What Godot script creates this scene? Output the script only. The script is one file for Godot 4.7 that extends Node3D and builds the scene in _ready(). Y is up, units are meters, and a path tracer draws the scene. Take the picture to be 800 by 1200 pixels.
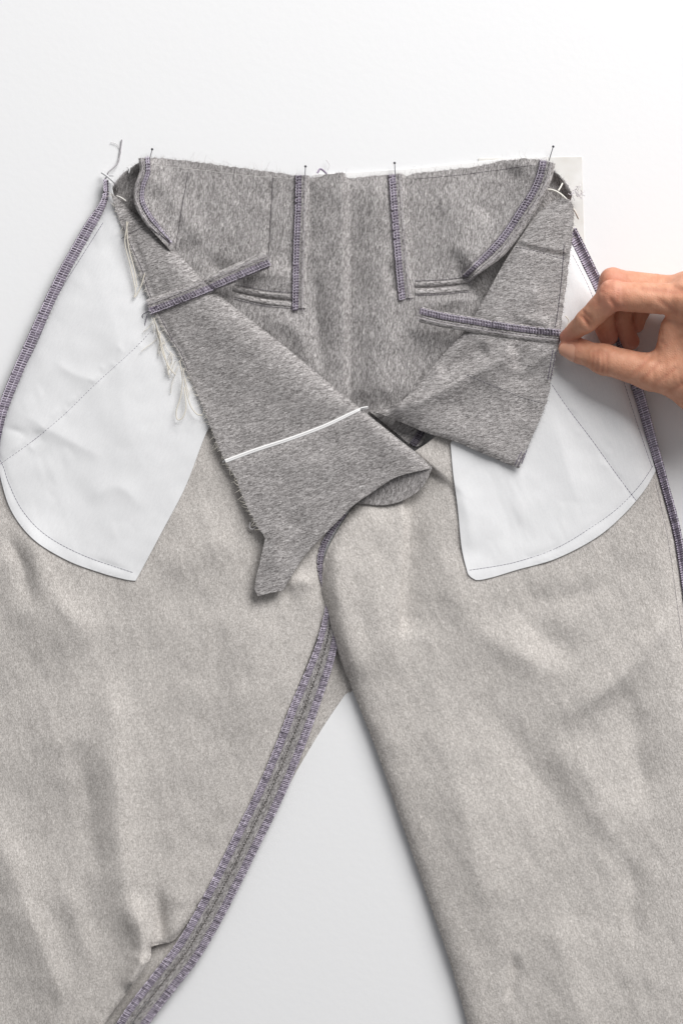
extends Node3D
# A pair of unfinished trousers, inside out, on a white worktable. Plan units are 0.6 mm, heights are mm.
const S := 0.0006
const CX := 400.0
const CY := 600.0
const EYE := 2.4

var rng := RandomNumberGenerator.new()
var wob := FastNoiseLite.new()
var M := {}
var names := {}


# ---------------------------------------------------------------- mesh builder
class MB:
	var v := PackedVector3Array()
	var n := PackedVector3Array()
	var uv := PackedVector2Array()
	var c := PackedColorArray()
	var ix := PackedInt32Array()

	func add(p: Vector3, nn: Vector3, t: Vector2 = Vector2.ZERO, col: Color = Color.WHITE) -> int:
		v.append(p)
		n.append(nn)
		uv.append(t)
		c.append(col)
		return v.size() - 1

	func tri(a: int, b: int, d: int) -> void:
		# front faces run clockwise: turn the triangle to agree with its normals
		var g := (v[b] - v[a]).cross(v[d] - v[a])
		ix.append(a)
		if g.dot(n[a] + n[b] + n[d]) > 0.0:
			ix.append(d)
			ix.append(b)
		else:
			ix.append(b)
			ix.append(d)

	func quad(a: int, b: int, d: int, e: int) -> void:
		tri(a, b, d)
		tri(a, d, e)

	func tube(pts: Array, r: float, sides: int, col: Color, r_end := -1.0, caps := true) -> void:
		var m := pts.size()
		if m < 2:
			return
		var up := Vector3.UP
		var prev := -1
		for i in m:
			var p: Vector3 = pts[i]
			var d: Vector3 = (pts[mini(i + 1, m - 1)] - pts[maxi(i - 1, 0)])
			if d.length_squared() < 1e-16:
				d = Vector3.RIGHT
			d = d.normalized()
			var sd := d.cross(up)
			if sd.length() < 0.1:
				sd = d.cross(Vector3.RIGHT)
			sd = sd.normalized()
			var u2 := sd.cross(d).normalized()
			var rr := r
			if r_end >= 0.0:
				rr = lerpf(r, r_end, float(i) / (m - 1))
			var first := v.size()
			for k in sides:
				var a := TAU * k / sides
				var q := sd * cos(a) + u2 * sin(a)
				add(p + q * rr, q, Vector2(float(k) / sides, i), col)
			if prev >= 0:
				for k in sides:
					quad(prev + k, prev + (k + 1) % sides, first + (k + 1) % sides, first + k)
			if caps and (i == 0 or i == m - 1):
				var e := add(p + d * rr * (-0.5 if i == 0 else 0.5), d * (-1.0 if i == 0 else 1.0), Vector2.ZERO, col)
				for k in sides:
					tri(e, first + k, first + (k + 1) % sides)
			prev = first

	func mesh() -> ArrayMesh:
		var a := []
		a.resize(Mesh.ARRAY_MAX)
		a[Mesh.ARRAY_VERTEX] = v
		a[Mesh.ARRAY_NORMAL] = n
		a[Mesh.ARRAY_TEX_UV] = uv
		a[Mesh.ARRAY_COLOR] = c
		a[Mesh.ARRAY_INDEX] = ix
		var m := ArrayMesh.new()
		m.add_surface_from_arrays(Mesh.PRIMITIVE_TRIANGLES, a)
		return m


# ---------------------------------------------------------------- height of a cloth panel
class Drape:
	var base := 5.0
	var tilt := Vector3.ZERO          # dh/dx, dh/dy per 100 units, about (tx, ty)
	var about := Vector2.ZERO
	var under: Drape = null
	var gap := 1.2
	var floor_h := -100.0
	var edges := []                   # [polyline, radius, drop, bounds]
	var folds := []                   # [polyline, width left, width right, amplitude, bounds, length]
	var noise: FastNoiseLite
	var rough := 0.0
	var rough_scale := 1.0
	var strength := 1.0
	var ripple := 0.0
	var sharp := 1.0
	var run_dir := Vector2(0, 1)

	func edge(poly: PackedVector2Array, r: float, drop: float) -> void:
		edges.append([poly, r, drop, bounds(poly).grow(r)])

	func fold(pts: Array, wl: float, wr: float, amp: float, taper := 0.35) -> void:
		var poly := PackedVector2Array()
		for p in pts:
			poly.append(p)
		poly = soft(poly)
		var length := 0.0
		for i in poly.size() - 1:
			length += poly[i].distance_to(poly[i + 1])
		folds.append([poly, wl, wr, amp * strength, bounds(poly).grow(maxf(wl, wr) * 2.3), length, taper])

	static func soft(poly: PackedVector2Array) -> PackedVector2Array:
		if poly.size() < 3:
			return poly
		var out := PackedVector2Array()
		for i in poly.size() - 1:
			var a := poly[maxi(i - 1, 0)]
			var d := poly[mini(i + 2, poly.size() - 1)]
			for k in 4:
				out.append(poly[i].cubic_interpolate(poly[i + 1], a, d, k / 4.0))
		out.append(poly[-1])
		return out

	static func bounds(poly: PackedVector2Array) -> Rect2:
		var r := Rect2(poly[0], Vector2.ZERO)
		for p in poly:
			r = r.expand(p)
		return r

	func h(x: float, y: float, fine := true) -> float:
		var p := Vector2(x, y)
		var out := base + tilt.x * (x - about.x) * 0.01 + tilt.y * (y - about.y) * 0.01
		if under:
			out = maxf(under.h(x, y, false) + gap, floor_h)
		for f in folds:
			var b: Rect2 = f[4]
			if not b.has_point(p):
				continue
			var poly: PackedVector2Array = f[0]
			var best := 1e9
			var side := 1.0
			var at := 0.0
			var run := 0.0
			for i in poly.size() - 1:
				var a := poly[i]
				var e := poly[i + 1] - a
				var l2 := e.length_squared()
				var t := clampf((p - a).dot(e) / l2, 0.0, 1.0)
				var q := p - a - e * t
				var dd := q.length_squared()
				var ln := sqrt(l2)
				if dd < best:
					best = dd
					side = e.cross(q)
					at = run + ln * t
				run += ln
			var w: float = f[2] if side < 0.0 else f[1]
			var s: float = at / f[5]
			var tp: float = f[6]
			var amp: float = f[3]
			if tp > 0.0:
				amp *= smoothstep(0.0, tp, s) * smoothstep(0.0, tp, 1.0 - s)
			out += amp * exp(-pow(best / (w * w), sharp))
		if rough > 0.0 and fine:
			out += rough * noise.get_noise_2d(x * rough_scale, y * rough_scale)
		if ripple > 0.0 and fine:
			var u2 := x * run_dir.x + y * run_dir.y
			var v2 := y * run_dir.x - x * run_dir.y
			out += ripple * noise.get_noise_2d(u2 * 0.9, v2 * 3.6)
		for g in edges:
			var b2: Rect2 = g[3]
			if not b2.has_point(p):
				continue
			var poly2: PackedVector2Array = g[0]
			var near := 1e9
			for i in poly2.size() - 1:
				var a2 := poly2[i]
				var e2 := poly2[i + 1] - a2
				var t2 := clampf((p - a2).dot(e2) / e2.length_squared(), 0.0, 1.0)
				near = minf(near, (p - a2 - e2 * t2).length_squared())
			var u := sqrt(near) / float(g[1])
			if u < 1.0:
				out -= float(g[2]) * (1.0 - sqrt(1.0 - (1.0 - u) * (1.0 - u)))
		if under:
			var low := under.h(x, y) + 0.7
			if out < low + 0.6:
				out = low + 0.3 + 0.3 * exp((out - low - 0.6) * 1.5)
		return out


# ---------------------------------------------------------------- small helpers
func V(x: float, y: float, h: float) -> Vector3:
	return Vector3((x - CX) * S, h * 0.001, (y - CY) * S)


func near_point(x: float, y: float, h: float) -> Vector3:
	# a point measured over the table at height h
	var k := 1.0 - h * 0.001 / EYE
	return Vector3((x - CX) * S * k, h * 0.001, (y - CY) * S * k)


func pts(flat: Array) -> PackedVector2Array:
	var out := PackedVector2Array()
	for i in range(0, flat.size(), 2):
		out.append(Vector2(flat[i], flat[i + 1]))
	return out


func spl(flat: Array, step := 4.0) -> PackedVector2Array:
	var p := pts(flat)
	var out := PackedVector2Array()
	for i in p.size() - 1:
		var a := p[maxi(i - 1, 0)]
		var d := p[mini(i + 2, p.size() - 1)]
		var k := maxi(1, int(p[i].distance_to(p[i + 1]) / step))
		for j in k:
			out.append(p[i].cubic_interpolate(p[i + 1], a, d, float(j) / k))
	out.append(p[-1])
	return out


func even(poly: PackedVector2Array, step: float) -> PackedVector2Array:
	var out := PackedVector2Array([poly[0]])
	var left := step
	for i in poly.size() - 1:
		var a := poly[i]
		var b := poly[i + 1]
		var l := a.distance_to(b)
		var at := left
		while at <= l:
			out.append(a.lerp(b, at / l))
			at += step
		left = at - l
	return out


func ragged(poly: PackedVector2Array, amount: float, step := 2.5) -> PackedVector2Array:
	var e := even(poly, step)
	var out := PackedVector2Array()
	for i in e.size():
		var d := (e[mini(i + 1, e.size() - 1)] - e[maxi(i - 1, 0)]).normalized()
		var k := 0.0 if i == 0 or i == e.size() - 1 else rng.randf_range(-1, 1) * amount
		out.append(e[i] + Vector2(-d.y, d.x) * k)
	return out


func back_to_front(poly: PackedVector2Array) -> PackedVector2Array:
	var o := poly.duplicate()
	o.reverse()
	return o


func close(parts: Array) -> PackedVector2Array:
	var out := PackedVector2Array()
	for part in parts:
		for p in part:
			if out.is_empty() or out[-1].distance_to(p) > 0.3:
				out.append(p)
	if out[0].distance_to(out[-1]) < 0.3:
		out.remove_at(out.size() - 1)
	return out


func offset_line(poly: PackedVector2Array, d: float) -> PackedVector2Array:
	var out := PackedVector2Array()
	for i in poly.size():
		var t := (poly[mini(i + 1, poly.size() - 1)] - poly[maxi(i - 1, 0)]).normalized()
		out.append(poly[i] + Vector2(-t.y, t.x) * d)
	return out


func put(called: String, mb: MB, mat: Material, parent: Node) -> MeshInstance3D:
	var o := MeshInstance3D.new()
	o.name = numbered(called, parent)
	o.mesh = mb.mesh()
	o.material_override = mat
	parent.add_child(o, true)
	return o


func numbered(called: String, parent: Node) -> String:
	var key := str(parent.get_instance_id()) + called
	var k: int = names.get(key, 0)
	names[key] = k + 1
	return called if k == 0 else "%s_%03d" % [called, k]


func thing(called: String, label: String, category: String, group := "") -> Node3D:
	var o := Node3D.new()
	o.name = numbered(called, self)
	add_child(o, true)
	tag(o, label, category, group)
	return o


func tag(o: Node, label: String, category: String, group := "") -> void:
	o.set_meta("label", label)
	o.set_meta("category", category)
	if group:
		o.set_meta("group", group)


func stuff(o: Node) -> Node:
	o.set_meta("kind", "stuff")
	return o


# ---------------------------------------------------------------- a sheet of cloth cut to an outline
func sheet(called: String, outline: PackedVector2Array, d: Drape, cell: float, thick: float, mat: Material, parent: Node, grain := 0.0, tile := 0.12) -> MeshInstance3D:
	var mb := MB.new()
	var box := Drape.bounds(outline)
	var x0 := box.position.x - cell
	var y0 := box.position.y - cell
	var nx := int(box.size.x / cell) + 3
	var ny := int(box.size.y / cell) + 3
	var border := {}
	for i in outline.size():
		var a := outline[i]
		var b := outline[(i + 1) % outline.size()]
		var k := int(a.distance_to(b) / (cell * 0.12)) + 1
		for j in k + 1:
			var p := a.lerp(b, float(j) / k)
			border[int((p.y - y0) / cell) * nx + int((p.x - x0) / cell)] = true
	var gu := Vector2(cos(grain), sin(grain)) * S / tile
	var gv := Vector2(-sin(grain), cos(grain)) * S / tile
	var hs := PackedFloat32Array()
	hs.resize(nx * ny)
	hs.fill(NAN)
	var inside := PackedByteArray()
	inside.resize(nx * ny)
	for j in ny:
		var y := y0 + j * cell
		var xs := []
		for i in outline.size():
			var a := outline[i]
			var b := outline[(i + 1) % outline.size()]
			if (a.y <= y) != (b.y <= y):
				xs.append(a.x + (b.x - a.x) * (y - a.y) / (b.y - a.y))
		xs.sort()
		for q in range(0, xs.size() - 1, 2):
			var ia := int(ceil((xs[q] - x0) / cell))
			var ib := int(floor((xs[q + 1] - x0) / cell))
			for i in range(maxi(ia, 0), mini(ib, nx - 1) + 1):
				inside[j * nx + i] = 1
	var need := PackedByteArray()
	need.resize(nx * ny)
	for j in range(1, ny - 1):
		for i in range(1, nx - 1):
			var at := j * nx + i
			if inside[at]:
				need[at] = 1
				need[at - 1] = 1
				need[at + 1] = 1
				need[at - nx] = 1
				need[at + nx] = 1
	for at in nx * ny:
		if need[at]:
			hs[at] = d.h(x0 + (at % nx) * cell, y0 + (at / nx) * cell)
	var top := PackedInt32Array()
	top.resize(nx * ny)
	top.fill(-1)
	var kk := 0.001 / (2.0 * cell * S)
	var e := cell * 0.5
	var low := []
	for j in range(1, ny - 1):
		for i in range(1, nx - 1):
			var at := j * nx + i
			if inside[at]:
				var nn := Vector3(-(hs[at + 1] - hs[at - 1]) * kk, 1.0, -(hs[at + nx] - hs[at - nx]) * kk).normalized()
				var p := Vector2(x0 + i * cell, y0 + j * cell)
				top[at] = mb.add(V(p.x, p.y, hs[at]), nn, Vector2(p.dot(gu), p.dot(gv)))
	for j in ny - 1:
		for i in nx - 1:
			var at := j * nx + i
			var full: int = inside[at] + inside[at + 1] + inside[at + nx] + inside[at + nx + 1]
			if border.has(at) or full in [1, 2, 3]:
				var q := PackedVector2Array([Vector2(x0 + i * cell, y0 + j * cell), Vector2(x0 + (i + 1) * cell, y0 + j * cell), Vector2(x0 + (i + 1) * cell, y0 + (j + 1) * cell), Vector2(x0 + i * cell, y0 + (j + 1) * cell)])
				for piece in Geometry2D.intersect_polygons(q, outline):
					var tr := Geometry2D.triangulate_polygon(piece)
					if tr.is_empty():
						tr = Geometry2D.triangulate_delaunay(piece)
					var first := mb.v.size()
					for p in piece:
						var hh := d.h(p.x, p.y)
						var nn := Vector3(-(d.h(p.x + e, p.y) - d.h(p.x - e, p.y)) * 0.001 / (2 * e * S), 1.0, -(d.h(p.x, p.y + e) - d.h(p.x, p.y - e)) * 0.001 / (2 * e * S)).normalized()
						mb.add(V(p.x, p.y, hh), nn, Vector2(p.dot(gu), p.dot(gv)))
					for t in range(0, tr.size(), 3):
						mb.tri(first + tr[t], first + tr[t + 1], first + tr[t + 2])
			elif top[at] >= 0 and top[at + 1] >= 0 and top[at + nx] >= 0 and top[at + nx + 1] >= 0:
				mb.quad(top[at], top[at + 1], top[at + nx + 1], top[at + nx])
	# underside: the same faces, one cloth thickness below
	var count := mb.v.size()
	var faces := mb.ix.duplicate()
	for i in count:
		mb.add(mb.v[i] - mb.n[i] * thick * 0.001, -mb.n[i], mb.uv[i])
	for i in range(0, faces.size(), 3):
		mb.ix.append(faces[i] + count)
		mb.ix.append(faces[i + 2] + count)
		mb.ix.append(faces[i + 1] + count)
	# cut edge
	var ring := even(close([outline, [outline[0] + Vector2(0.4, 0)]]), 2.0)
	var last := -1
	var area := 0.0
	for i in outline.size():
		area += outline[i].cross(outline[(i + 1) % outline.size()])
	for i in ring.size() + 1:
		var p := ring[i % ring.size()]
		var t := (ring[(i + 1) % ring.size()] - ring[(i - 1 + ring.size()) % ring.size()]).normalized()
		var out2 := Vector2(t.y, -t.x) * signf(area)
		var hh := d.h(p.x, p.y)
		var nn := Vector3(out2.x, 0.2, out2.y).normalized()
		var a := mb.add(V(p.x, p.y, hh), (nn + Vector3.UP).normalized(), Vector2(p.dot(gu), p.dot(gv)))
		mb.add(V(p.x + out2.x * 0.4, p.y + out2.y * 0.4, hh - thick * 0.5), nn, Vector2(p.dot(gu), p.dot(gv)))
		mb.add(V(p.x, p.y, hh - thick), (nn + Vector3.DOWN).normalized(), Vector2(p.dot(gu), p.dot(gv)))
		if last >= 0:
			mb.quad(last, last + 1, a + 1, a)
			mb.quad(last + 1, last + 2, a + 2, a + 1)
		last = a
	return put(called, mb, mat, parent)


# ---------------------------------------------------------------- a strip along a path, offsets a..b to its left/right
func strip(called: String, path: PackedVector2Array, hf: Callable, widths: Callable, lift: float, thick: float, mat: Material, parent: Node, profile := [0.0, 0.75, 1.0, 1.0, 1.0, 0.75, 0.0], tile := 0.12) -> MeshInstance3D:
	var mb := MB.new()
	var p := even(path, 2.5)
	var m := profile.size()
	var prev := -1
	for i in p.size():
		var t := (p[mini(i + 1, p.size() - 1)] - p[maxi(i - 1, 0)]).normalized()
		var nr := Vector2(-t.y, t.x)
		var s := float(i) / (p.size() - 1)
		var w: Vector2 = widths.call(s)
		var row := []
		for k in m:
			var f := float(k) / (m - 1)
			var off := lerpf(w.x, w.y, f)
			var q := p[i] + nr * off
			row.append(V(q.x, q.y, float(hf.call(q.x, q.y)) + lift + thick * (float(profile[k]) - 1.0)))
		for k in m:
			row.append(row[m - 1 - k] - Vector3(0, thick * 0.001 * float(profile[m - 1 - k]) + 0.0001, 0))
		var first := mb.v.size()
		var centre := Vector3.ZERO
		for q in row:
			centre += q / row.size()
		for k in row.size():
			var tan3: Vector3 = row[(k + 1) % row.size()] - row[(k - 1 + row.size()) % row.size()]
			var nn := tan3.cross(Vector3(t.x, 0, t.y)).normalized()
			if nn.dot(row[k] - centre) < 0.0 and absf(nn.y) < 0.5 or (k > 0 and k < m - 1 and nn.y < 0.0) or (k > m and k < row.size() - 1 and nn.y > 0.0):
				nn = -nn
			mb.add(row[k], nn, Vector2((w.x + (w.y - w.x) * float(mini(k, 2 * m - 1 - k)) / (m - 1)) * S / tile, i * 2.5 * S / tile))
		if prev >= 0:
			for k in row.size():
				var k2 := (k + 1) % row.size()
				mb.quad(prev + k, prev + k2, first + k2, first + k)
		if i == 0 or i == p.size() - 1:
			var dirn := Vector3(t.x, 0, t.y) * (-1.0 if i == 0 else 1.0)
			var f0 := mb.v.size()
			for q in row:
				mb.add(q, dirn)
			for k in m - 1:
				mb.quad(f0 + k, f0 + k + 1, f0 + 2 * m - 2 - k, f0 + 2 * m - 1 - k)
		prev = first
	return put(called, mb, mat, parent)


# overlock: purple looper threads lying dense across the band, pale rungs over them, knots along both rims
func overlock(path: PackedVector2Array, hf: Callable, widths: Callable, lift: float, parent: Node, tone := 1.0, pitch := 3.3, edge_side := 0, messy := 0.2) -> void:
	var mb := MB.new()
	var p := even(path, pitch * 0.5)
	for i in p.size():
		var t := (p[mini(i + 1, p.size() - 1)] - p[maxi(i - 1, 0)]).normalized()
		var nr := Vector2(-t.y, t.x)
		var w: Vector2 = widths.call(float(i) / maxi(1, p.size() - 1))
		var dark := Color(0.185, 0.160, 0.20) * tone * rng.randf_range(0.6, 1.25)
		var pale := Color(0.42, 0.385, 0.445) * tone * rng.randf_range(1.0 - messy, 1.0 + messy)
		var rung := i % 2 == 0
		var line := []
		var skew := rng.randf_range(-0.5, 0.5) * messy * 2.0
		for k in 4:
			var f := k / 3.0
			var q := p[i] + nr * lerpf(w.x - rng.randf() * messy * 2.0, w.y + rng.randf() * messy * 1.2, f) + t * (f * pitch * (0.45 if rung else 0.25) + skew)
			line.append(V(q.x, q.y, float(hf.call(q.x, q.y)) + lift + 0.1 + 0.25 * sin(f * PI) + (0.32 if rung else 0.0)))
		mb.tube(line, (0.00034 if rung else 0.00066) * rng.randf_range(0.85, 1.15), 4, pale.lerp(dark, 0.55 * rng.randf() * messy * 3.0) if rung else dark, -1.0, false)
		if not rung:
			continue
		for f in [0.06, 0.6]:
			if rng.randf() < messy * 0.6:
				continue
			var off := lerpf(w.x, w.y, f if edge_side == 0 else 1.0 - f) + rng.randf_range(-1, 1) * messy
			var q0 := p[i] + nr * off
			var line2 := []
			for k in 3:
				var g := k / 2.0 - 0.5
				var q := q0 + t * g * pitch * 0.8 + nr * (0.5 - absf(g)) * 1.2
				line2.append(V(q.x, q.y, float(hf.call(q.x, q.y)) + lift + 0.75 - absf(g) * 0.6))
			mb.tube(line2, 0.00038, 4, pale * 1.15, -1.0, true)
	stuff(put("overlock_stitching", mb, M.thread, parent))


# a row of machine stitches lying in the cloth
func stitches(called: String, path: PackedVector2Array, hf: Callable, parent: Node, col: Color, r := 0.00017, length := 3.6, gap := 0.6, lift := 0.02) -> void:
	var mb := MB.new()
	var p := even(path, 0.5)
	var per := int((length + gap) * 2.0)
	var i := 0
	while i + 2 < p.size():
		var last := mini(i + int(length * 2.0), p.size() - 1)
		var line := []
		for k in 4:
			var f := k / 3.0
			var q := p[int(lerpf(i, last, f))]
			line.append(V(q.x, q.y, float(hf.call(q.x, q.y)) + lift + 0.18 * sin(f * PI) - 0.06))
		mb.tube(line, r, 4, col * rng.randf_range(0.85, 1.15))
		i += per
	stuff(put(called, mb, M.thread, parent))


# fibres that stick out of a raw edge; out_side +1 / -1 says which side is open
func fray(path: PackedVector2Array, hf: Callable, parent: Node, side: float, col: Color, length: float, per: float, r := 0.00012, spread := 0.9) -> void:
	var mb := MB.new()
	var p := even(path, per)
	for i in p.size():
		var t := (p[mini(i + 1, p.size() - 1)] - p[maxi(i - 1, 0)]).normalized()
		var dirn := (Vector2(-t.y, t.x) * side).rotated(rng.randf_range(-spread, spread))
		var l := length * pow(rng.randf(), 1.6) + 0.8
		var bend := rng.randf_range(-0.35, 0.35)
		var q := p[i] + t * rng.randf_range(-1, 1) - dirn * 1.0
		var z := float(hf.call(p[i].x, p[i].y)) - 0.2
		var line := []
		var dz := rng.randf_range(-0.3, 0.5)
		for k in 4:
			line.append(V(q.x, q.y, maxf(z + dz * k * l * 0.12, 0.15)))
			q += dirn * l / 3.0
			dirn = dirn.rotated(bend)
		mb.tube(line, r * rng.randf_range(0.7, 1.2), 3, col * rng.randf_range(0.7, 1.3), r * 0.4, false)
	stuff(put("frayed_fibres", mb, M.thread, parent))


func yarn(called: String, flat: Array, parent: Node, col: Color, r: float) -> MeshInstance3D:
	# flat: x, y, height, ...
	var c := Curve3D.new()
	for i in range(0, flat.size(), 3):
		c.add_point(V(flat[i], flat[i + 1], flat[i + 2]))
	for i in c.point_count:
		var a := c.get_point_position(maxi(i - 1, 0))
		var b := c.get_point_position(mini(i + 1, c.point_count - 1))
		c.set_point_in(i, (a - b) / 6.0)
		c.set_point_out(i, (b - a) / 6.0)
	c.bake_interval = 0.0012
	var line := []
	for p in c.get_baked_points():
		line.append(p)
	var mb := MB.new()
	mb.tube(line, r, 5, col)
	return put(called, mb, M.thread, parent)


# ---------------------------------------------------------------- materials
func melange(size: int, dark: Color, light: Color, streak: float, fleck: float, seed_: int, long_min: int, long_max: int, thread: int, clumps: float) -> Image:
	# warp threads in mixed tones, crossed by paler weft floats on a twill diagonal
	var g := RandomNumberGenerator.new()
	g.seed = seed_
	var cols := size / thread
	var pick := thread + 1
	var bytes := PackedByteArray()
	bytes.resize(size * size * 3)
	var clump := FastNoiseLite.new()
	clump.seed = seed_
	clump.frequency = 0.02
	for ci in cols:
		var y := 0
		var start := g.randi_range(0, size - 1)
		var cell_at := -1
		var spot := 0.0
		while y < size:
			var run := mini(g.randi_range(long_min, long_max), size - y)
			var val := (g.randf() + g.randf() - 1.0) * 1.3 + (0.5 if g.randf() < 0.06 else 0.0)
			for q in run:
				var yy := (start + y + q) % size
				var fade := minf(1.0, minf(q, run - 1 - q) * 0.25 + 0.4)
				var cc := (yy + ci * 2) / pick
				if cc != cell_at:
					cell_at = cc
					spot = g.randf() * 2.0 - 1.0
					if (cc + ci) % 3 == 0:
						spot = 0.35 + 0.65 * absf(spot)
				var base := 0.5 + streak * val * fade + fleck * spot + clumps * clump.get_noise_2d(ci * thread * 1.6, yy * 0.5)
				for xx in thread:
					var across := absf((xx + 0.5) / thread - 0.5) * 2.0
					var k := clampf(base - across * across * 0.14 + (g.randf() - 0.5) * 0.1, 0.0, 1.0)
					var o := (yy * size + ci * thread + xx) * 3
					bytes[o] = int(255.0 * lerpf(dark.r, light.r, k))
					bytes[o + 1] = int(255.0 * lerpf(dark.g, light.g, k))
					bytes[o + 2] = int(255.0 * lerpf(dark.b, light.b, k))
			y += run
	return Image.create_from_data(size, size, false, Image.FORMAT_RGB8, bytes)


func cloth_material(im: Image, relief: float, rough := 0.95) -> StandardMaterial3D:
	var m := StandardMaterial3D.new()
	var t := ImageTexture.create_from_image(im)
	m.albedo_texture = t
	m.roughness = rough
	m.metallic_specular = 0.25
	m.heightmap_enabled = true
	m.heightmap_texture = t
	m.heightmap_scale = relief
	m.rim_enabled = true
	m.rim = 0.12
	m.rim_tint = 0.5
	return m


func make_materials() -> void:
	M.dark = cloth_material(melange(1020, Color(0.30, 0.287, 0.284), Color(0.91, 0.895, 0.89), 0.19, 0.17, 11, 10, 30, 5, 0.05), 0.012)
	M.light = cloth_material(melange(1020, Color(0.575, 0.556, 0.538), Color(0.92, 0.90, 0.88), 0.17, 0.24, 12, 8, 24, 5, 0.02), 0.012)
	M.pocket = cloth_material(melange(510, Color(0.87, 0.872, 0.878), Color(0.94, 0.942, 0.946), 0.10, 0.1, 13, 6, 30, 3, 0.02), 0.003, 0.8)
	var th := StandardMaterial3D.new()
	th.vertex_color_use_as_albedo = true
	th.roughness = 0.75
	th.metallic_specular = 0.35
	M.thread = th
	var tp := StandardMaterial3D.new()
	tp.albedo_color = Color(0.955, 0.952, 0.95)
	tp.roughness = 0.9
	M.tape = tp
	var st := StandardMaterial3D.new()
	st.albedo_color = Color(0.30, 0.30, 0.32)
	st.metallic = 1.0
	st.roughness = 0.3
	M.steel = st
	var tb := StandardMaterial3D.new()
	tb.albedo_color = Color(0.936, 0.938, 0.942)
	tb.roughness = 0.55
	tb.metallic_specular = 0.35
	var nz := FastNoiseLite.new()
	nz.seed = 4
	nz.frequency = 0.02
	var nt := NoiseTexture2D.new()
	nt.noise = nz
	nt.width = 512
	nt.height = 512
	nt.seamless = true
	tb.heightmap_enabled = true
	tb.heightmap_texture = nt
	tb.heightmap_scale = 0.004
	tb.uv1_triplanar = true
	tb.uv1_scale = Vector3(14, 14, 14)
	M.table = tb
	var pp := StandardMaterial3D.new()
	var pn := FastNoiseLite.new()
	pn.seed = 9
	pn.frequency = 0.012
	pn.fractal_octaves = 3
	var pr := Gradient.new()
	pr.set_color(0, Color(0.86, 0.85, 0.83))
	pr.set_color(1, Color(0.93, 0.93, 0.925))
	var pt := NoiseTexture2D.new()
	pt.noise = pn
	pt.width = 256
	pt.height = 256
	pt.seamless = true
	pt.color_ramp = pr
	pp.albedo_texture = pt
	pp.uv1_triplanar = true
	pp.uv1_scale = Vector3(12, 12, 12)
	pp.roughness = 0.7
	M.paper = pp
	var sk := StandardMaterial3D.new()
	sk.vertex_color_use_as_albedo = true
	sk.roughness = 0.5
	sk.metallic_specular = 0.4
	sk.subsurf_scatter_enabled = true
	sk.subsurf_scatter_strength = 0.05
	var sn := FastNoiseLite.new()
	sn.seed = 21
	sn.noise_type = FastNoiseLite.TYPE_CELLULAR
	sn.cellular_return_type = FastNoiseLite.RETURN_DISTANCE2_SUB
	sn.frequency = 0.045
	var stx := NoiseTexture2D.new()
	stx.noise = sn
	stx.width = 512
	stx.height = 512
	stx.seamless = true
	sk.heightmap_enabled = true
	sk.heightmap_texture = stx
	sk.heightmap_scale = 0.03
	sk.uv1_triplanar = true
	sk.uv1_scale = Vector3(28, 28, 28)
	M.skin = sk
	var nl := StandardMaterial3D.new()
	nl.albedo_color = Color(0.87, 0.65, 0.55)
	nl.roughness = 0.28
	nl.metallic_specular = 0.5
	nl.subsurf_scatter_enabled = true
	nl.subsurf_scatter_strength = 0.1
	M.nail = nl


# ---------------------------------------------------------------- light, camera
func studio() -> void:
	var cam := Camera3D.new()
	cam.name = "camera"
	cam.fov = rad_to_deg(2.0 * atan(0.36 / EYE))
	cam.near = 0.1
	cam.far = 20.0
	add_child(cam)
	cam.look_at_from_position(Vector3(0, EYE, 0), Vector3.ZERO, Vector3(0, 0, -1))
	cam.current = true
	var we := WorldEnvironment.new()
	we.name = "environment"
	var e := Environment.new()
	e.background_mode = Environment.BG_COLOR
	e.background_color = Color(0.52, 0.52, 0.526)
	e.tonemap_mode = Environment.TONE_MAPPER_LINEAR
	e.tonemap_exposure = 1.11
	e.sdfgi_enabled = true
	e.ssao_enabled = true
	e.ssil_enabled = true
	we.environment = e
	add_child(we)
	# softbox up and to the right, beyond the waist of the trousers
	var key := AreaLight3D.new()
	key.name = "softbox_light"
	key.area_size = Vector2(2.2, 2.2)
	key.area_normalize_energy = true
	key.light_energy = 16.0
	key.light_color = Color(1.0, 0.995, 0.99)
	key.area_range = 12.0
	key.shadow_enabled = true
	add_child(key)
	key.look_at_from_position(Vector3(1.5, 2.15, -2.5), Vector3(0.0, 0, -0.05), Vector3.UP)


# ---------------------------------------------------------------- setting
func worktable() -> void:
	var mb := MB.new()
	var r := 2.0
	var y0 := -0.03
	var b := 0.004
	var a := [mb.add(Vector3(-r, 0, -r), Vector3.UP), mb.add(Vector3(r, 0, -r), Vector3.UP), mb.add(Vector3(r, 0, r), Vector3.UP), mb.add(Vector3(-r, 0, r), Vector3.UP)]
	mb.quad(a[0], a[1], a[2], a[3])
	for k in 4:
		var ca := PI / 4 + k * PI / 2
		var cb := ca + PI / 2
		var nn := Vector3(cos(ca + PI / 4), 0, sin(ca + PI / 4))
		var p := Vector3(cos(ca), 0, sin(ca)) * r * sqrt(2.0)
		var q := Vector3(cos(cb), 0, sin(cb)) * r * sqrt(2.0)
		var po := p + Vector3(signf(p.x), 0, signf(p.z)) * b - Vector3(0, b, 0)
		var qo := q + Vector3(signf(q.x), 0, signf(q.z)) * b - Vector3(0, b, 0)
		var bn := (nn + Vector3.UP).normalized()
		mb.quad(mb.add(p, bn), mb.add(q, bn), mb.add(qo, bn), mb.add(po, bn))
		mb.quad(mb.add(po, nn), mb.add(qo, nn), mb.add(qo + Vector3(0, y0, 0), nn), mb.add(po + Vector3(0, y0, 0), nn))
	var o := put("tabletop", mb, M.table, self)
	o.set_meta("kind", "structure")
	o.set_meta("label", "smooth white worktable under the trousers")


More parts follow.
